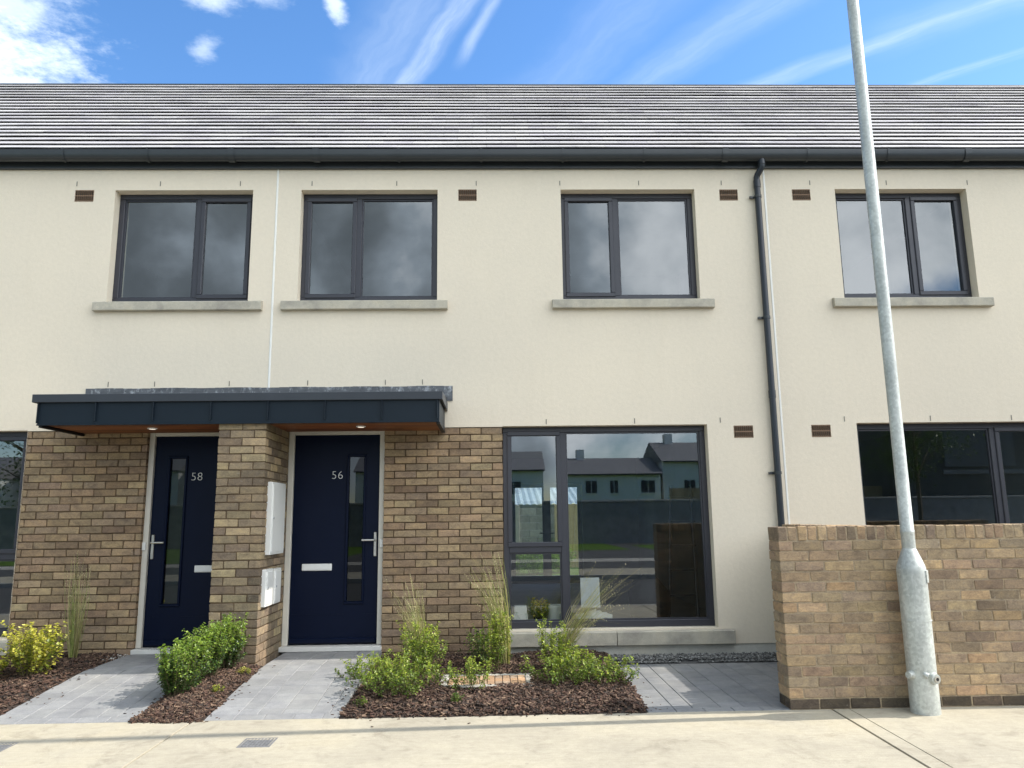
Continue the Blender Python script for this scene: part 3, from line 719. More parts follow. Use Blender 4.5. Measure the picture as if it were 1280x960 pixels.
# gravel strip along the plinth
g = MB(); rs = random.Random(3)
def pebble(m, x, y, z, s, col):
    a = rs.uniform(0, 6.28); ca, sa = math.cos(a), math.sin(a); vs = []
    for (dx, dy, dz) in ((1, 0, 0), (0, .8, 0), (-1, 0, 0), (0, -.8, 0), (0, 0, .7), (0, 0, -.6)):
        k = rs.uniform(.8, 1.2)*s; vs.append((x + (dx*ca-dy*sa)*k, y + (dx*sa+dy*ca)*k, z + dz*k))
    m.add(vs, [(0, 1, 4), (1, 2, 4), (2, 3, 4), (3, 0, 4), (1, 0, 5), (2, 1, 5), (3, 2, 5), (0, 3, 5)], col)
g.quad((.9, -.33, .0), (2.95, -.33, .0), (2.95, .02, .02), (.9, .02, .02), (.07, .07, .07))
for i in range(3600):
    x, y = rs.uniform(.9, 2.94), rs.uniform(-.325, .005); v = rs.choice((.10, .14, .2, .26, .12)) * rs.uniform(.8, 1.2)
    if ((x-1.86)/.11)**2 + ((y+.28)/.05)**2 < 1: continue
    pebble(g, x, y, .012 + .03*rs.random()*(1 if y > -.28 else .3), rs.uniform(.007, .015), (v, v, v*.97))
for i in range(420):
    x, y = rs.uniform(-4.15, -3.62), rs.uniform(-.34, -.01); v = rs.uniform(.3, .6)
    pebble(g, x, y, .105 + .02*rs.random(), rs.uniform(.006, .014), (v, v*.97, v*.9))
for i in range(500):
    x, y = rs.uniform(-1.1, .9), rs.uniform(-.2, -.005); v = rs.uniform(.12, .4)
    pebble(g, x, y, .055 + .02*rs.random(), rs.uniform(.006, .013), (v, v, v*.95))
o = g.build('gravel', M['gravel']); tag(o, kind='stuff')

# ------------------------------------------------------------------ mulch beds
def bed(name, x0, x1, y0, y1, zf, n, seed, holes=(), edge=.05):
    r_ = random.Random(seed); m = MB(); nx, ny = int((x1-x0)/.07)+1, int((y1-y0)/.07)+1
    P = {}
    def hz(x, y):
        e = min(x-x0, x1-x, y-y0, (y1-y)+.2); up = max(0, min(1, e/.16))
        return zf(y) - .012 + .03*up + .028*noise.noise((x*3.1, y*3.1, seed))*up
    vs = []; fs = []
    for j in range(ny+1):
        for i in range(nx+1):
            x, y = x0+(x1-x0)*i/nx, y0+(y1-y0)*j/ny
            q = (x, y)
            if i in (0, nx): x += edge*.9*noise.noise((y*4, seed, 1.3+i))
            if j == 0: y += edge*.5*noise.noise((x*4, seed, 7))-.01
            vs.append((x, y, hz(*q)))
    for j in range(ny):
        for i in range(nx):
            cx, cy = x0+(x1-x0)*(i+.5)/nx, y0+(y1-y0)*(j+.5)/ny
            fs.append((j*(nx+1)+i, j*(nx+1)+i+1, (j+1)*(nx+1)+i+1, (j+1)*(nx+1)+i))
    m.add(vs, fs, (.028, .018, .013))
    for i in range(n):
        x, y = r_.uniform(x0-edge, x1+edge), r_.uniform(y0-edge*.7, y1)
        ex = min(x-x0, x1-x, y-y0)
        if ex < edge*.9*noise.noise((x*5, y*5, seed+3)) - .012: continue
        if any(a < x < b and c < y < d for (a, b, c, d) in holes): continue
        L, w = r_.uniform(.007, .028)*r_.choice((.7, 1, 1)), r_.uniform(.003, .008)
        a, el, ro = r_.uniform(0, 6.28), r_.uniform(-.5, .5), r_.uniform(-.8, .8)
        ax = Vector((math.cos(a)*math.cos(el), math.sin(a)*math.cos(el), math.sin(el)))
        sdv = Vector((-math.sin(a), math.cos(a), 0)); up = ax.cross(sdv); ay = sdv*math.cos(ro)+up*math.sin(ro); az = ax.cross(ay)
        c = r_.choice([(.045, .026, .018), (.06, .032, .021), (.085, .046, .03), (.03, .02, .015), (.11, .065, .042), (.07, .035, .024), (.16, .105, .07)]); k = r_.uniform(.75, 1.2)
        m.obb((x, y, hz(min(max(x, x0), x1), min(max(y, y0), y1)) + r_.uniform(.002, .022)), ax*L, ay*w, az*r_.uniform(.0015, .004), tuple(v*k for v in c))
    o = m.build(name, M['bark'], fixn=False); tag(o, kind='stuff'); return o, hz
covh = [(-.45, .30, -1.42, -1.0)]
_, hz_main = bed('bark_mulch', -1.125, 1.10, PE-.005, -.03, lambda y: .012 + .045*(y-PE)/2.1, 16000, 11, covh)
_, hz_mid = bed('bark_mulch', -2.575, -2.095, PE-.03, -.79, lambda y: path_z(y)+.004, 6500, 23)
_, hz_left = bed('bark_mulch', -6.0, -3.63, PE-.005, -.02, lambda y: path_z(y)*.9+.004, 10500, 37)

g = MB(); rs = random.Random(17)
for i in range(190):
    bx = rs.choice(((-1.15, -1, 0), (1.12, 1, 0), (-2.08, 1, 0), (-2.6, -1, 0), (-3.62, 1, 0), (0, 0, 1), (0, 0, 1)))
    o_ = abs(rs.gauss(0, .06)*rs.choice((.5, 1, 1.6)))
    if bx[2]: x, y = rs.choice((rs.uniform(-1.2, 1.1), rs.uniform(-2.6, -2.0), rs.uniform(-4.6, -3.6))), PE - o_
    else: x, y = bx[0] + bx[1]*o_, rs.uniform(PE, -.7)
    z = (path_z(y) if y > PE and x < -1 else 0) + .003; a = rs.uniform(0, 6.28); L, w_ = rs.uniform(.003, .012), rs.uniform(.0015, .004)
    g.obb((x, y, z), Vector((math.cos(a), math.sin(a), 0))*L, Vector((-math.sin(a), math.cos(a), 0))*w_, (0, 0, .0018), rs.choice([(.05, .03, .02), (.09, .05, .03), (.03, .02, .015), (.12, .075, .05)]))
tag(g.build('bark_crumbs', M['bark']), kind='stuff')

# ------------------------------------------------------------------ plants
def leaf(m, p, d, L, w, col, rnd):
    d = d.normalized(); s = d.cross(Vector((rnd.uniform(-.4, .4), rnd.uniform(-.4, .4), 1)))
    if s.length < 1e-3: s = Vector((1, 0, 0))
    s.normalize(); n = s.cross(d)
    tip = p + d*L - n*L*.10; a = p + d*L*.42 + s*w + n*w*.28; b = p + d*L*.42 - s*w + n*w*.28
    m.add([p, a, tip, b], [(0, 1, 2), (0, 2, 3)], col)
def shrub(name, x, y, z, label, cat, group, cols, h=.36, rad=.17, stems=46, L=.02, W=.0085, gap=.016, flop=.5, seed=1, topcols=None, upright=.6, squash=(1, 1)):
    """leafy shrub: arching stems with side twigs, leaves in pairs along both"""
    r = random.Random(seed); F = MB(); S = MB(); base = Vector((x, y, z))
    def twig(pts, base_c, t0, rad_):
        n = len(pts)-1
        S.tube([pts[0], pts[n//2], pts[-1]], [rad_, rad_*.7, rad_*.4], 4, caps=False)
        for k in range(1, n+1):
            t = k/n; tt = t0 + (1-t0)*t
            if tt < .2 and r.random() < .7: continue
            tg = (pts[k]-pts[k-1]).normalized(); ph = r.uniform(0, 6.28)
            for s_ in range(4 if k == n else 2):
                an = ph + s_*(math.pi if k < n else 1.57) + r.uniform(-.5, .5)
                side = tg.orthogonal().normalized(); side.rotate(Matrix.Rotation(an, 3, tg))
                d = side*r.uniform(.7, 1.2) + tg*r.uniform(.1, .7) + Vector((0, 0, r.uniform(-.1, .35)))
                ht = (pts[k].z - z)/max(h, .01)
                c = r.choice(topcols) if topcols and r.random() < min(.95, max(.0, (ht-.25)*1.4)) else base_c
                kk = r.uniform(.72, 1.28); sc = r.uniform(.65, 1.2)*(1 if k < n else .8)
                leaf(F, pts[k] + side*.002, d, L*sc, W*sc, (c[0]*kk, c[1]*kk, c[2]*kk), r)
    for i in range(stems):
        a = r.uniform(0, 6.283); q = math.sqrt(r.random()); hh = h*r.uniform(.5, 1.06)*(1-.5*q*q*(1-upright)); out = rad*q*r.uniform(.8, 1.2)
        b0 = base + Vector((math.cos(a)*out*.4*squash[0], math.sin(a)*out*.4*squash[1], 0))
        e = base + Vector((math.cos(a)*out*squash[0] + r.uniform(-.02, .02), math.sin(a)*out*squash[1] + r.uniform(-.02, .02), hh))
        ctl = b0.lerp(e, .5) + Vector((math.cos(a)*out*.35, math.sin(a)*out*.35, hh*.15))*flop
        n = max(4, int(hh/gap)); pts = []
        for k in range(n+1):
            t = k/n; w_ = .006*math.sin(t*9 + i)
            pts.append(b0*(1-t)**2 + ctl*2*t*(1-t) + e*t*t + Vector((w_, w_*.7, 0)))
        bc = r.choice(cols); twig(pts, bc, 0, .0026)
        for q_ in range(r.randint(1, 3)):
            k0 = r.randint(int(n*.3), max(int(n*.3), n-2)); an = r.uniform(0, 6.283); ln = h*r.uniform(.14, .3); m_ = max(3, int(ln/gap))
            dv = Vector((math.cos(an), math.sin(an), r.uniform(.2, 1.1))).normalized()*ln
            twig([pts[k0] + dv*(j/m_) + Vector((0, 0, .02*(j/m_)**2)) for j in range(m_+1)], bc, k0/n, .0015)
    T = thing(name, (x, y, z), label, cat, group)
    F.build('foliage', M['leaf'], T, fixn=False); S.build('stems', M['stem'], T, fixn=False); return T
def grass_tuft(x, y, z, label, h, n, lean, spread, seed, dry=.5, group='ornamental grasses in the beds'):
    r = random.Random(seed); B = MB(); Hd = MB()
    ld = Vector((lean[0], lean[1], 0))
    for i in range(n):
        a = r.uniform(0, 6.283); hh = h*r.uniform(.5, 1.08); o = r.random()
        b0 = Vector((x + math.cos(a)*.035*o, y + math.sin(a)*.035*o, z))
        dv = Vector((math.cos(a)*spread*r.uniform(.3, 1) + lean[0], math.sin(a)*spread*r.uniform(.3, 1) + lean[1], 0))*hh
        w = r.uniform(.0018, .0036); k = r.uniform(.7, 1.3)
        c = (.42*k, .37*k, .20*k) if r.random() < dry else (.20*k, .24*k, .075*k)
        droop = r.uniform(.0, 1.15)*r.random()**.7; dv = dv*r.uniform(.6, 1.35); cv = Vector((r.uniform(-.05, .05), r.uniform(-.05, .05), 0))*hh; pts = []; N = 8
        for j in range(N+1):
            t = j/N; pts.append(b0 + dv*(t**(1.5+droop)) + cv*math.sin(3*t) + Vector((0, 0, hh*(t - droop*t**3*.6))))
        sd_ = Vector((-math.sin(a+.8), math.cos(a+.8), 0))
        for j in range(N):
            w0, w1 = w*(1-j/N*.75), w*(1-(j+1)/N*.75)
            B.add([pts[j]-sd_*w0, pts[j]+sd_*w0, pts[j+1]+sd_*w1, pts[j+1]-sd_*w1], [(0, 1, 2, 3)], c)
        if r.random() < .35:
            hc = (.50*k, .44*k, .29*k)
            for q in range(9):
                t = .80 + .2*q/8; p_ = b0 + dv*(t**(1.5+droop)) + cv*math.sin(3*t) + Vector((0, 0, hh*(t - droop*t**3*.6)))
                d = Vector((r.uniform(-.5, .5), r.uniform(-.5, .5), r.uniform(.3, 1)))
                leaf(Hd, p_, d, r.uniform(.012, .026), .0022, hc, r)
    T = thing('ornamental_grass', (x, y, z), label, 'grass', group)
    B.build('blades', M['leaf'], T, fixn=False)
    if Hd.v: Hd.build('seed_heads', M['leaf'], T, fixn=False)
    return T
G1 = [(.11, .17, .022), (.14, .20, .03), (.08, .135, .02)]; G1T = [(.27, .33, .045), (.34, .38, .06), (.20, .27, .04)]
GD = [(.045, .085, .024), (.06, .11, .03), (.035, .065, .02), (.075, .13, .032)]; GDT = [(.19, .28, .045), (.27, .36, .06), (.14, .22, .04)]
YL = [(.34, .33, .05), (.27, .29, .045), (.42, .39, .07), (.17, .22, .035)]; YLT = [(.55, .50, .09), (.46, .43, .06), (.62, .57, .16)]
hg = 'clipped evergreen shrubs between the two paths'
for i, (x, y, h, rd, lab) in enumerate(((-2.475, -1.70, .37, .155, 'glossy green upright shrub nearest the pavement in the row between the two paths'),
        (-2.44, -1.47, .395, .15, 'glossy green upright shrub second from the pavement in the row before the brick pier'),
        (-2.40, -1.23, .40, .15, 'glossy green upright shrub third from the pavement in the row before the brick pier'),
        (-2.345, -.99, .41, .15, 'glossy green upright shrub last in the row, touching the brick pier'))):
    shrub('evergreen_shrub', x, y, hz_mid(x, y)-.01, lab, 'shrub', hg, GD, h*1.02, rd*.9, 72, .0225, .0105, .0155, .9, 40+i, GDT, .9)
for i, (x, y, c) in enumerate(((-2.19, -1.62, 0), (-2.14, -1.08, 1))):
    shrub('seedling', x, y, hz_mid(x, y), ('tiny yellow green seedling in the bark nearer the pavement between the paths', 'tiny yellow green seedling in the bark close to the brick pier')[c], 'seedling', 'seedlings in the narrow bark bed', YL, .075, .05, 7, .016, .006, .014, .8, 60+i)
yg = 'golden leaved shrubs in the left bed'
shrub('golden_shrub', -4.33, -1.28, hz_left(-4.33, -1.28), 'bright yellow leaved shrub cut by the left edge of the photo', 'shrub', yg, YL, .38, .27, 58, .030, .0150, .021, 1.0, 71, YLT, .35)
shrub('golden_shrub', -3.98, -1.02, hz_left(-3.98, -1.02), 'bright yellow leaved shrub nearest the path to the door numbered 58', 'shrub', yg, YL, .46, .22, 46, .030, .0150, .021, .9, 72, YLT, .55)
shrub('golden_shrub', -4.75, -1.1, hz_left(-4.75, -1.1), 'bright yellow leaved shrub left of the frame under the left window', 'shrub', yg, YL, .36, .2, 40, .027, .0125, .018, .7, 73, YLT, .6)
sg = 'spreading green shrubs in the bark bed'
def low(x, y, lab, h, rad, stems, seed, cols=G1, top=G1T, up=.4, L=.022, sq=(1, 1)):
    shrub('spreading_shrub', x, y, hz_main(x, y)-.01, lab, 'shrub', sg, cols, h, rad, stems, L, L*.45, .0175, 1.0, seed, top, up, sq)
low(-.80, -1.58, 'large spreading lime green shrub beside the path to the door numbered 56', .35, .38, 66, 81, up=.2)
low(-.66, -.98, 'upright green shrub below the leftmost grass tuft of the bark bed', .47, .24, 40, 82, up=.7)
low(-1.03, -1.2, 'sprawling small leaved shrub hanging over the path to the door numbered 56', .27, .32, 30, 83, up=.2)
low(-.10, -.62, 'dark green small shrub under the tall grass left of the big window', .36, .22, 34, 84, GD, GDT, .5)
low(.02, -.93, 'narrow upright shrub behind the brick inlaid access cover', .50, .11, 20, 85, G1, G1T, .95, sq=(.9, .9))
low(-.20, -1.42, 'thin straggly shrub drooping over the brick inlaid access cover', .28, .34, 26, 86, G1, G1T, .3)
low(.60, -1.34, 'broad bright green shrub below the big window beside the paved yard', .31, .36, 70, 87, up=.25)
low(.50, -.90, 'tall tufted shrub growing through the base of the leaning grass', .44, .15, 24, 88, up=.9)
low(.93, -1.36, 'low lime green shrub at the right end of the bark bed', .22, .26, 34, 89, up=.3)
for (x, y, k) in ((-.3, -1.95, 0), (-.98, -1.98, 1)):
    shrub('sprout', x, y, hz_main(x, y), ('tiny green sprout in the bark in front of the access cover', 'tiny green sprout in the bark by the corner of the path to door 56')[k], 'sprout', 'tiny sprouts at the front of the bark bed', G1, .07, .05, 7, .016, .006, .013, .8, 95+k)
grass_tuft(-.68, -.72, hz_main(-.68, -.72), 'pale feathery grass tuft nearest the door numbered 56', .80, 170, (-.17, 0), .17, 101, .6)
grass_tuft(.09, -.66, hz_main(.09, -.66), 'tall feathery grass tuft against the left edge of the big window', 1.0, 220, (-.17, 0), .18, 102, .6)
grass_tuft(.60, -.78, hz_main(.60, -.78), 'feathery grass tuft leaning right across the big window', .88, 150, (.56, 0), .12, 103, .6)
grass_tuft(-3.99, -.34, hz_left(-3.99, -.34)-.02, 'tall upright grass tuft against the brick left of the door numbered 58', 1.0, 130, (.0, 0), .12, 104, .4)

# ------------------------------------------------------------------ covers
cv = thing('access_cover', (-.07, -1.21, 0), 'access cover inlaid with small terracotta bricks in a pale rim among the bark', 'access cover')
zc = .062
b = MB(); b.cbox(-.47, .32, -1.47, -1.40, -.02, zc, .008); b.cbox(-.47, .32, -1.02, -.95, -.02, zc, .008); b.cbox(-.47, -.40, -1.40, -1.02, -.02, zc-.001, .008); b.cbox(.25, .32, -1.40, -1.02, -.02, zc-.001, .008)
b.build('concrete_rim', M['kerb'], cv)
b = MB(); b.box(-.40, .25, -1.40, -1.02, -.02, zc-.014, (.30, .26, .2))
y = -1.395; r_ = 0
while y < -1.03:
    x = -.395
    while x < .24:
        k = U(.8, 1.2); c_ = random.choice([(.42, .26, .15), (.36, .23, .14), (.46, .31, .19), (.33, .24, .17)])
        b.cbox(x+.003, min(x+.062, .247), y+.003, min(y+.12, -1.022), zc-.03, zc-.004, .003, tuple(v*k for v in c_)); x += .0645
    y += .125
b.build('brick_inlay', M['terracotta'], cv)
def stop(x, y, lab):
    s = thing('stopcock_cover', (x, y, 0), lab, 'cover', 'stopcock covers in the pavement'); zz = -.002 - .02*(PE-y)/2.43 + .0035
    q = MB(); q.cbox(x-.105, x+.105, y-.105, y-.09, -.03, zz, .002); q.cbox(x-.105, x+.105, y+.09, y+.105, -.03, zz, .002); q.cbox(x-.105, x-.09, y-.09, y+.09, -.03, zz, .002); q.cbox(x+.09, x+.105, y-.09, y+.09, -.03, zz, .002); q.build('frame', M['castiron'], s)
    q = MB(); q.box(x-.088, x+.088, y-.088, y+.088, -.03, zz-.001)
    for i in range(8):
        for j in range(8):
            cx, cy = x-.077+.022*i, y-.077+.022*j; q.cbox(cx-.007, cx+.007, cy-.003, cy+.003, zz-.002, zz+.0015, .001)
    q.build('lid', M['castiron'], s)
stop(-1.53, -2.725, 'small grey metal stopcock cover before the path to door 56')
stop(-3.2, -2.725, 'small grey metal stopcock cover at the left edge of the pavement')

# ------------------------------------------------------------------ things inside the big window
zi = .293
def lathe(name, x, y, z, prof, mat, n=24, parent=None):
    m = MB(); vs = []; fs = []
    for (r, h) in prof:
        for k in range(n): vs.append((x + r*math.cos(2*math.pi*k/n), y + r*math.sin(2*math.pi*k/n), z+h))
    for i in range(len(prof)-1):
        for k in range(n): fs.append((i*n+k, i*n+(k+1) % n, (i+1)*n+(k+1) % n, (i+1)*n+k))
    m.add(vs, fs); return m.build(name, mat, parent, smooth=True)
t = thing('paint_tub', (.635, .31, zi), 'white round paint tub with its lid on behind the lower left pane', 'tub')
lathe('body', .635, .31, zi, [(.0, 0), (.082, 0), (.09, .17), (.09, .19)], M['white'], parent=t); lathe('lid', .635, .31, zi, [(.097, .175), (.097, .2), (.088, .205), (0, .205)], M['white'], parent=t)
t = thing('spray_can', (.70, .24, zi), 'small blue and red can standing beside the white paint tub', 'can')
lathe('can', .70, .24, zi, [(0, 0), (.032, 0), (.032, .07)], M['red'], parent=t); lathe('cap', .70, .24, zi, [(.0325, .07), (.0325, .115), (.02, .13), (0, .13)], M['blue'], parent=t)
t = thing('boxed_stack', (.26, .32, zi), 'stack of white papers and boxes behind the lower left pane of the big window', 'papers')
q = MB(); q.cbox(.19, .34, .25, .40, zi, zi+.12, .003); q.build('carton', M['white'], t); q = MB(); q.cbox(.20, .33, .26, .39, zi+.121, zi+.20, .003); q.build('paper_ream', M['paper'], t)
t = shrub('potted_plant', .46, .30, zi+.06, 'bushy yellow flowering plant behind the lower left pane of the big window', 'plant', None, G1, .20, .12, 36, .03, .012, .022, .8, 131, [(.6, .42, .03), (.65, .5, .05)], .6)
lathe('pot', .46, .30, zi, [(0, 0), (.045, 0), (.06, .085), (.06, .09)], M['terracotta'], parent=t)
t = thing('paper_notice', (1.0, .25, .7), 'pale sheet of paper leaning inside the big window above the sill', 'paper')
q = MB(); q.obb((1.0, .28, .62), (.10, 0, 0), (0, .004, .0005), (0, .02, .15)); q.build('sheet', M['paper'], t)
t = thing('folded_dust_sheet', (1.0, .3, zi), 'crumpled pale sheet on the sill inside the big window', 'sheet')
q = MB(); 
for i in range(10): q.obb((.93 + .02*i + U(-.02, .02), .33 + U(-.03, .03), zi+.05+U(0, .05)), (U(.06, .1), U(-.02, .02), U(-.02, .03)), (U(-.02, .02), .06, U(-.02, .02)), (U(-.01, .01), 0, U(.008, .03)))
q.build('folds', M['paper'], t)
t = thing('step_ladder', (2.1, 1.0, .1), 'dark step ladder leaning in the shadows at the right of the big window', 'ladder')
for dx in (0, .34):
    q = MB(); q.tube([(1.95+dx, .9, .1), (2.12+dx*.7, 1.25, 1.75)], .018, 8); q.build('rail', M['gutter'], t)
for k in range(6):
    f_ = (k+.5)/6; q = MB(); q.obb((2.12 + .17*f_ - .05*f_, .9+.35*f_, .1+1.65*f_), (.16, 0, 0), (0, .035, 0), (0, 0, .008)); q.build('tread', M['gutter'], t)
t = thing('waste_sack', (1.75, .95, .1), 'lumpy dark rubble sack on the floor behind the big window', 'sack')
q = MB(); n_ = 16; vs = []; fs = []
for i in range(9):
    a = math.pi*i/8
    for k in range(n_):
        b_ = 2*math.pi*k/n_; d = Vector((math.sin(a)*math.cos(b_), math.sin(a)*math.sin(b_), math.cos(a))); rr = 1 + .22*noise.noise(d*2.3)
        vs.append((1.75 + .24*d.x*rr, .95 + .2*d.y*rr, .1+.33 - .33*d.z*rr))
for i in range(8):
    for k in range(n_): fs.append((i*n_+k, i*n_+(k+1) % n_, (i+1)*n_+(k+1) % n_, (i+1)*n_+k))
q.add(vs, fs); q.build('sack_body', M['black'], t, smooth=True, angle=80)

# ------------------------------------------------------------------ back garden (seen through the house)
t = thing('block_wall', (1, 15, 0), 'grey concrete block garden wall behind the middle house, seen through its patio door', 'wall')
q = MB(); z = 0; r_ = 0
while z < 1.65:
    x = -6 - (.22 if r_ % 2 else 0)
    while x < 1.9:
        k = U(.75, 1.15); q.cbox(x, x+.43, 15, 15.2, z+.005, z+.205, .004, (.32*k, .31*k, .27*k)); x += .44
    z += .215; r_ += 1
q.build('blocks', M['block'], t)
for x in (-.3, .62):
    q = MB(); q.cbox(x, x+.12, 14.9, 15.0, -.1, 1.8, .01); q.build('post', M['kerb'], t)
t = thing('timber_fence', (4, 14.6, 0), 'pale timber board fence behind the middle house, seen through its patio door', 'fence')
q = MB(); x = 1.75
while x < 7: k = U(.75, 1.2); q.cbox(x, x+.135, 14.6, 14.625, 0, 1.8 + U(-.01, .01), .003, (.46*k, .35*k, .19*k)); x += .145
q.build('boards', M['timber'], t)
q = MB()
for z in (.3, 1.5): q.box(1.75, 7, 14.63, 14.67, z, z+.09, (.4, .3, .17))
q.build('rail', M['timber'], t)
t = thing('shed', (0, 18, 0), 'low shed with a pale corrugated roof behind the block wall', 'shed')
q = MB(); q.box(-5, 3.0, 16.6, 19.4, 0, 1.85, (.4, .4, .38)); q.build('walls', M['block'], t)
q = MB(); n_ = 160; vs = []
for i in range(n_+1):
    x = -5.2 + 8.4*i/n_; w_ = .02*math.sin(i*1.6); vs += [(x, 16.3, 1.85+w_), (x, 19.6, 2.5+w_)]
q.add(vs, [(2*i, 2*i+2, 2*i+3, 2*i+1) for i in range(n_)]); q.build('corrugated_roof', M['tin'], t, fixn=False)
t = thing('neighbour_house', (0, 34, 0), 'pale rendered house beyond the shed, seen through the patio door', 'house')
q = MB(); q.box(-14, 2.6, 30, 38, 0, 5.2); q.add([(-14, 30, 5.2), (2.6, 30, 5.2), (2.6, 34, 8), (-14, 34, 8), (2.6, 38, 5.2), (-14, 38, 5.2)], [(0, 1, 2, 3), (1, 4, 2), (0, 3, 5), (3, 2, 4, 5)]); q.build('wall', M['farwhite'], t)
for x in (-3.5, .2):
    q = MB(); q.box(x, x+1.2, 29.97, 30.02, 2.9, 4.1); q.build('window', M['frame'], t)
plane('back_lawn', -20, 20, 8.2, 60, -.03, M['grass'])
for i in range(5):
    x = .25 + i*.38; y = 12.6 + .4*math.sin(i*2.1)
    shrub('weed_clump', x, y, -.03, 'lush green weeds before the block wall, seen through the patio door', 'weeds', 'weeds in the back garden', [(.16, .26, .03), (.22, .33, .04)], .7, .32, 40, .07, .02, .06, .9, 150+i, None, .7)

# ------------------------------------------------------------------ the other side of the street (mirrored in the panes)
plane('far_pavement', -120, 120, -14, -11.5, -.02, M['pave'])
plane('far_yard', -120, 120, -36, -14, -.03, M['asphalt'])
k = MB(); k.box(-120, 120, -11.5, -11.35, -.16, -.012); k.build('kerb', M['kerb'])['kind'] = 'structure'
plane('grass_verge', 3.2, 6.2, -36, -27, -.024, M['grass']); plane('grass_verge', 7.2, 14, -33, -24, -.024, M['grass']); plane('grass_verge', -90, -6, -36, -20, -.024, M['grass'])
plane('far_path', -60, 60, -19.5, -17.5, -.02, M['kerb'])
t = thing('boundary_wall', (10, -36, 0), 'long dark stone wall across the street mirrored in the windows', 'wall')
q = MB(); q.cbox(-60, 60, -36.4, -36, -.1, 2.3, .03); q.build('stonework', M['stonewall'], t); q = MB(); q.cbox(-60, 60, -36.45, -35.95, 2.3, 2.42, .02); q.build('coping', M['kerb'], t)
t = thing('board_fence', (30, -40, 0), 'timber board fence across the street above the stone wall mirrored in the big window', 'fence')
q = MB(); x = 11
while x < 40: k = U(.8, 1.2); q.box(x, x+.3, -40, -39.96, 0, 3.2, (.42*k, .32*k, .18*k)); x += .31
q.build('boards', M['timber'], t)
for i, (x0, x1, ev, rg, y) in enumerate(((-62, -48, 6, 8.2, -66), (-46, -31, 6.6, 9, -68), (-29, -16, 6, 8.2, -66), (-14, 5, 6.4, 8.6, -70), (7.5, 17, 5.9, 7.8, -70), (17.4, 31, 7.2, 9.5, -71), (33, 46, 6.2, 8.4, -70), (48, 62, 6.6, 8.8, -70))):
    t = thing('far_house', ((x0+x1)/2, y, 0), ('white rendered house with a dark roof across the street, mirrored in the windows'), 'house', 'houses across the street')
    q = MB(); q.box(x0, x1, y-9, y, -.1, ev); q.build('wall', M['farwhite'], t)
    q = MB(); q.add([(x0-.2, y+.4, ev-.1), (x1+.2, y+.4, ev-.1), (x1+.2, y-4.5, rg), (x0-.2, y-4.5, rg), (x0-.2, y-9.4, ev-.1), (x1+.2, y-9.4, ev-.1)], [(0, 1, 2, 3), (3, 2, 5, 4), (0, 3, 4), (1, 5, 2)], (.21, .21, .22)); rf = q.build('roof', M['slate'], t)
    q = MB(); q.box(x0+1.5, x0+2.3, y-5, y-4, rg-.6, rg+.9); q.build('chimney', M['farwhite'], rf)
    q = MB(); q.box(x0, x1, y+.38, y+.45, ev-.2, ev-.06); q.build('gutter', M['frame'], rf)
    x = x0 + 1.4 + (i % 3)*.4; n = 0
    while x < x1 - 1.5:
        for z in (1.1, 3.9):
            if z < 2 and n % 3 == 1:
                q = MB(); q.box(x, x+.95, y-.02, y+.04, -.05, 2.1); q.build('front_door', M['door'], t); continue
            w_ = (1.15, .8, 1.4)[n % 3]; q = MB(); q.box(x, x+w_, y-.02, y+.03, z, z+1.25); wq = q.build('window', M['frame'], t)
            q = MB(); q.box(x+w_*.5-.03, x+w_*.5+.03, y+.03, y+.05, z, z+1.25); q.box(x-.06, x+w_+.06, y, y+.1, z-.1, z); q.build('mullion_and_sill', M['farwhite'], wq)
        x += 2.5 + (n % 2)*.7; n += 1
    t.rotation_euler.z = -math.radians(1.5*(i % 3))
# dark block added to darken the right hand window's reflection, and a mirrored tree
t = thing('dark_reflection_block', (34, -38, 0), 'tall dark grey block added across the street to darken the right window reflection', 'building')
q = MB(); q.box(24.5, 52, -48, -37.5, -.1, 10.5, (.055, .062, .062)); q.build('wall', M['darkblock'], t)
q = MB(); q.box(27.2, 31.5, -37.5, -37.38, 4.2, 9.2, (.12, .13, .13)); q.box(27.0, 32.0, -37.5, -37.3, 3.75, 4.0, (.16, .17, .17)); q.build('pale_panel', M['darkblock'], t)  # paler panel added for the pale patch mirrored in the pane
q = MB(); q.box(24.0, 52.5, -48.5, -37.0, 10.5, 10.8, (.05, .05, .055)); q.build('roof', M['darkblock'], t)
def tree(x, y, h, rad, lab, seed, n):
    r = random.Random(seed); T = thing('street_tree', (x, y, 0), lab, 'tree', 'trees across the street')
    q = MB(); q.tube([(x, y, -.1), (x+.05, y, h*.3), (x, y+.1, h*.6), (x+.1, y, h*.85)], [.14, .11, .07, .03], 8)
    for k in range(9):
        a = r.uniform(0, 6.28); z0 = h*r.uniform(.3, .7); q.tube([(x, y, z0), (x+math.cos(a)*rad*.5, y+math.sin(a)*rad*.5, z0+h*.12), (x+math.cos(a)*rad*.9, y+math.sin(a)*rad*.9, z0+h*.2)], [.05, .035, .015], 6)
    q.build('trunk', M['stem'], T)
    F = MB()
    cl = [(r.uniform(-1, 1)*rad*.75, r.uniform(-1, 1)*rad*.75, h*r.uniform(.38, .97), r.uniform(.25, .5)*rad) for k in range(26)]
    for k in range(n):
        c = r.choice(cl); d = Vector((r.gauss(0, .5), r.gauss(0, .5), r.gauss(0, .45)))*c[3]
        p = Vector((x+c[0], y+c[1], c[2])) + d; kk = r.uniform(.6, 1.4)
        leaf(F, p, Vector((r.uniform(-1, 1), r.uniform(-1, 1), r.uniform(-.8, .4))), .16, .06, (.07*kk, .12*kk, .025*kk), r)
    F.build('crown', M['leaf'], T, fixn=False)
tree(23.2, -33.5, 9.5, 2.2, 'leafy street tree beside the added dark block, mirrored in the right window', 5, 5200)
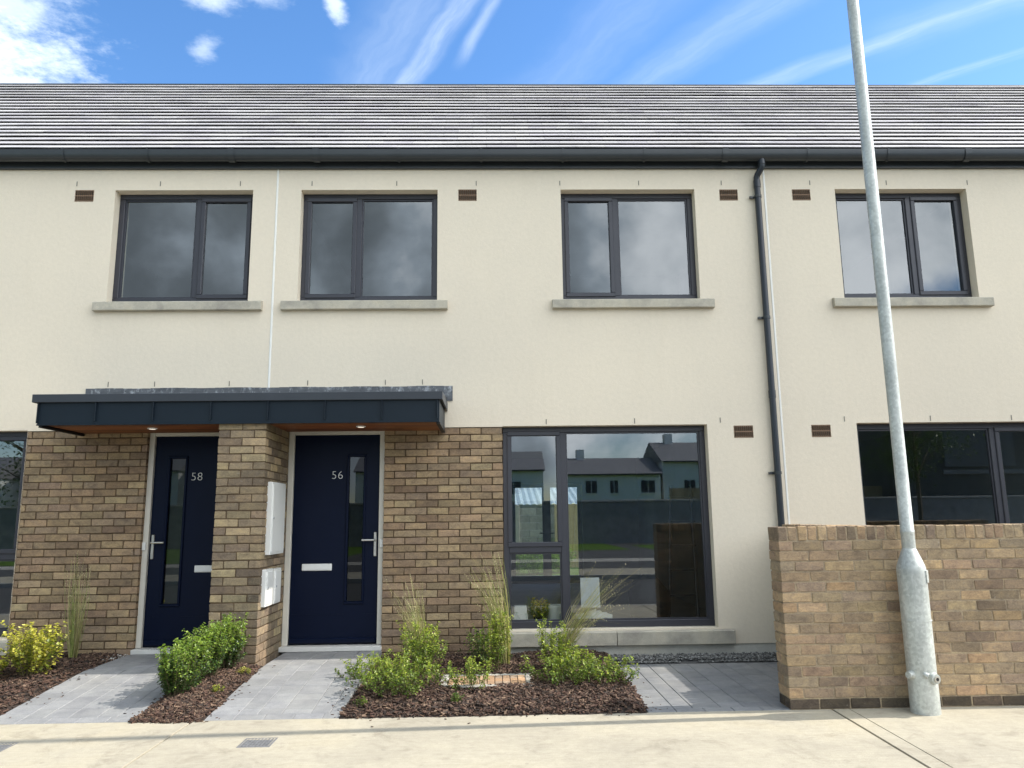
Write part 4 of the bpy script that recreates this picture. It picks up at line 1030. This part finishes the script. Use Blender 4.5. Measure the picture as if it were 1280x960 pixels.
tree(-22, -30, 7, 2.4, 'leafy street tree across the street, mirrored in the glazed slits of the doors', 6, 4200)

# ------------------------------------------------------------------ light, sky
S = Vector((1, .05, .95)).normalized()
sun = bpy.data.lights.new('sun', 'SUN'); sun.energy = 3.9; sun.angle = math.radians(.53); sun.color = (1, .94, .84)
so = bpy.data.objects.new('sun', sun); COL.objects.link(so); so.rotation_euler = S.to_track_quat('Z', 'Y').to_euler(); so.location = (30, 2, 30)
wd = bpy.data.worlds.new('World'); scene.world = wd; wd.use_nodes = True
class WT(NT):
    def __init__(s, tree): s.t = tree
w = WT(wd.node_tree); w.t.nodes.clear()
out = w.n('ShaderNodeOutputWorld'); bg = w.n('ShaderNodeBackground'); bg.inputs[1].default_value = .15
w.l(bg.outputs[0], out.inputs[0])
sky = w.n('ShaderNodeTexSky'); sky.sky_type = 'NISHITA'; sky.sun_disc = False
sky.sun_elevation = math.asin(S.z); sky.sun_rotation = math.atan2(S.x, S.y); sky.altitude = 0; sky.air_density = 1.0; sky.dust_density = .3; sky.ozone_density = 1.6
tc = w.n('ShaderNodeTexCoord'); sep = w.n('ShaderNodeSeparateXYZ'); w.l(tc.outputs['Generated'], sep.inputs[0])
DX, DY, DZ = sep.outputs
zc_ = math_(w, 'MAXIMUM', DZ, .06)
PX = math_(w, 'DIVIDE', DX, zc_); PY = math_(w, 'DIVIDE', DY, zc_)
cmb = w.n('ShaderNodeCombineXYZ'); w.l(PX, cmb.inputs[0]); w.l(PY, cmb.inputs[1])
def wn(scale, detail, rough, vec, dist=0.0, off=(0, 0, 0)):
    mp = w.n('ShaderNodeMapping'); mp.inputs['Location'].default_value = off; w.l(vec, mp.inputs[0])
    n_ = w.n('ShaderNodeTexNoise'); n_.inputs['Scale'].default_value = scale; n_.inputs['Detail'].default_value = detail; n_.inputs['Roughness'].default_value = rough; n_.inputs['Distortion'].default_value = dist
    w.l(mp.outputs[0], n_.inputs['Vector']); return n_.outputs[0]
def sm(x, a, b):
    m_ = w.n('ShaderNodeMapRange'); m_.interpolation_type = 'SMOOTHSTEP'; w.l(x, m_.inputs[0]); m_.inputs[1].default_value = a; m_.inputs[2].default_value = b; m_.inputs[3].default_value = 0; m_.inputs[4].default_value = 1
    return m_.outputs[0]
nA = wn(9, 6, .65, cmb.outputs[0]); nB = wn(30, 5, .7, cmb.outputs[0], off=(3, 1, 0)); nC = wn(3.2, 4, .55, cmb.outputs[0], off=(7, 2, 0))
def streak(a, b, width, amp, soft=.25, fine=.8):
    ax, ay = a; bx, by = b; L = math.hypot(bx-ax, by-ay); dx, dy = (bx-ax)/L, (by-ay)/L
    rx, ry = math_(w, 'SUBTRACT', PX, ax), math_(w, 'SUBTRACT', PY, ay)
    al = math_(w, 'ADD', math_(w, 'MULTIPLY', rx, dx), math_(w, 'MULTIPLY', ry, dy))
    pe = math_(w, 'ADD', math_(w, 'MULTIPLY', rx, -dy), math_(w, 'MULTIPLY', ry, dx))
    pe = math_(w, 'ADD', pe, math_(w, 'MULTIPLY', math_(w, 'SUBTRACT', nC, .5), width*1.4))
    k = math_(w, 'SUBTRACT', 1.0, sm(math_(w, 'ABSOLUTE', pe), 0, width))
    k = math_(w, 'MULTIPLY', k, math_(w, 'MULTIPLY', sm(al, -soft*L, soft*L*.4), math_(w, 'SUBTRACT', 1.0, sm(al, L*(1-soft*.4), L*(1+soft)))))
    # fibres drawn out along the streak
    cb = w.n('ShaderNodeCombineXYZ'); w.l(math_(w, 'MULTIPLY', al, 1.3), cb.inputs[0]); w.l(math_(w, 'MULTIPLY', pe, 9), cb.inputs[1])
    fb_ = wn(4, 5, .6, cb.outputs[0], off=(ax*7, ay*3, 0))
    k = math_(w, 'MULTIPLY', k, math_(w, 'ADD', 1-fine, math_(w, 'MULTIPLY', sm(fb_, .32, .72), fine)))
    return math_(w, 'MULTIPLY', k, amp)
def puff(c_, rx_, ry_, amp, edge=.55, ang=0):
    ca, sa = math.cos(ang), math.sin(ang)
    ux, uy = math_(w, 'SUBTRACT', PX, c_[0]), math_(w, 'SUBTRACT', PY, c_[1])
    x_ = math_(w, 'DIVIDE', math_(w, 'ADD', math_(w, 'MULTIPLY', ux, ca), math_(w, 'MULTIPLY', uy, sa)), rx_)
    y_ = math_(w, 'DIVIDE', math_(w, 'ADD', math_(w, 'MULTIPLY', ux, -sa), math_(w, 'MULTIPLY', uy, ca)), ry_)
    d = math_(w, 'SQRT', math_(w, 'ADD', math_(w, 'MULTIPLY', x_, x_), math_(w, 'MULTIPLY', y_, y_)))
    d = math_(w, 'ADD', d, math_(w, 'MULTIPLY', math_(w, 'SUBTRACT', nA, .5), 2.2)); d = math_(w, 'ADD', d, math_(w, 'MULTIPLY', math_(w, 'SUBTRACT', nB, .5), .9))
    return math_(w, 'MULTIPLY', math_(w, 'SUBTRACT', 1.0, sm(d, edge-.45, 1.3)), amp)
masks = [streak((-.215, 1.66), (-.03, 1.30), .05, .42, fine=.55), streak((-.06, 1.53), (.03, 1.28), .022, .36, fine=.6), streak((-.33, 1.68), (-.13, 1.32), .12, .2, fine=.35),
         streak((.30, 1.68), (.62, 1.25), .10, .2, fine=.4), streak((.60, 1.66), (1.08, 1.28), .05, .34, fine=.5), streak((.98, 1.66), (1.3, 1.42), .035, .24), streak((.12, 1.66), (.33, 1.28), .12, .13, fine=.4), streak((.85, 1.45), (1.25, 1.15), .09, .16, fine=.4),
         puff((-1.12, 1.50), .24, .32, 1.0, .6), puff((-.53, 1.335), .07, .045, .7, .45), puff((-.45, 1.32), .055, .05, .55, .4), puff((-.305, 1.36), .02, .055, .8, .5), puff((-.61, 1.50), .028, .06, .5, .45, .5), puff((-1.0, 1.36), .2, .1, .75, .5)]
front = masks[0]
for m_ in masks[1:]: front = math_(w, 'MAXIMUM', front, m_)
front = math_(w, 'MULTIPLY', front, sm(DY, .05, .3))
# broken cumulus over the rest of the sky
nd = wn(2.1, 7, .58, tc.outputs['Generated'], .3, (1.7, .4, 2.2)); nl = wn(1.5, 5, .55, tc.outputs['Generated'], .2, (5.1, 2.4, .3)); nf = wn(6.5, 6, .52, tc.outputs['Generated'], .12, (2, 8, 1))
dens = math_(w, 'ADD', nd, math_(w, 'ADD', math_(w, 'MULTIPLY', sm(DZ, .14, .34), .30), .05))
dens = math_(w, 'SUBTRACT', dens, math_(w, 'MULTIPLY', sm(DX, .26, .5), .17))
rear = math_(w, 'MULTIPLY', sm(dens, .45, .60), sm(math_(w, 'MULTIPLY', DY, -1.0), -.28, .15))
rear = math_(w, 'MULTIPLY', rear, sm(DZ, .0, .07))
shade = math_(w, 'ADD', math_(w, 'ADD', math_(w, 'MULTIPLY', nl, .9), math_(w, 'MULTIPLY', nf, 1.8)), math_(w, 'MULTIPLY', DX, .9))
ccol = ramp(w, sm(shade, .98, 1.86), [(0, (2.5, 2.9, 3.25)), (.45, (6.0, 6.9, 7.8)), (1, (15.0, 15.5, 16.0))])
hs = w.n('ShaderNodeHueSaturation'); hs.inputs['Saturation'].default_value = 1.24; hs.inputs['Hue'].default_value = .503; hs.inputs['Value'].default_value = 1.2; w.l(sky.outputs[0], hs.inputs['Color'])
c1 = mixc(w, rear, hs.outputs[0], ccol)
c2 = mixc(w, front, c1, (5.0, 5.7, 6.4))
w.l(c2, bg.inputs[0])

# ------------------------------------------------------------------ camera
cam = bpy.data.cameras.new('camera'); co = bpy.data.objects.new('camera', cam); COL.objects.link(co)
pi_, ya_, ro_ = .175110273, .0247818742, -.0122228749
Fw = Vector((math.sin(ya_)*math.cos(pi_), math.cos(ya_)*math.cos(pi_), math.sin(pi_))); Rt = Vector((math.cos(ya_), -math.sin(ya_), 0)); Up = Rt.cross(Fw)
R2 = Rt*math.cos(ro_) + Up*math.sin(ro_); U2 = -Rt*math.sin(ro_) + Up*math.cos(ro_)
mat = Matrix((R2, U2, -Fw)).transposed().to_4x4(); mat.translation = (0, -8.0, 1.385); co.matrix_world = mat
cam.sensor_width = 36; cam.lens = 957.109588/1280*36; cam.clip_start = .05; cam.clip_end = 2000
scene.camera = co
vs_ = scene.view_settings; vs_.view_transform = 'Standard'; vs_.look = 'None'; vs_.exposure = 0.62; vs_.gamma = 1; vs_.use_curve_mapping = False
try:
    scene.cycles.max_bounces = 8; scene.cycles.transparent_max_bounces = 12; scene.cycles.diffuse_bounces = 4; scene.cycles.glossy_bounces = 4
except Exception: pass
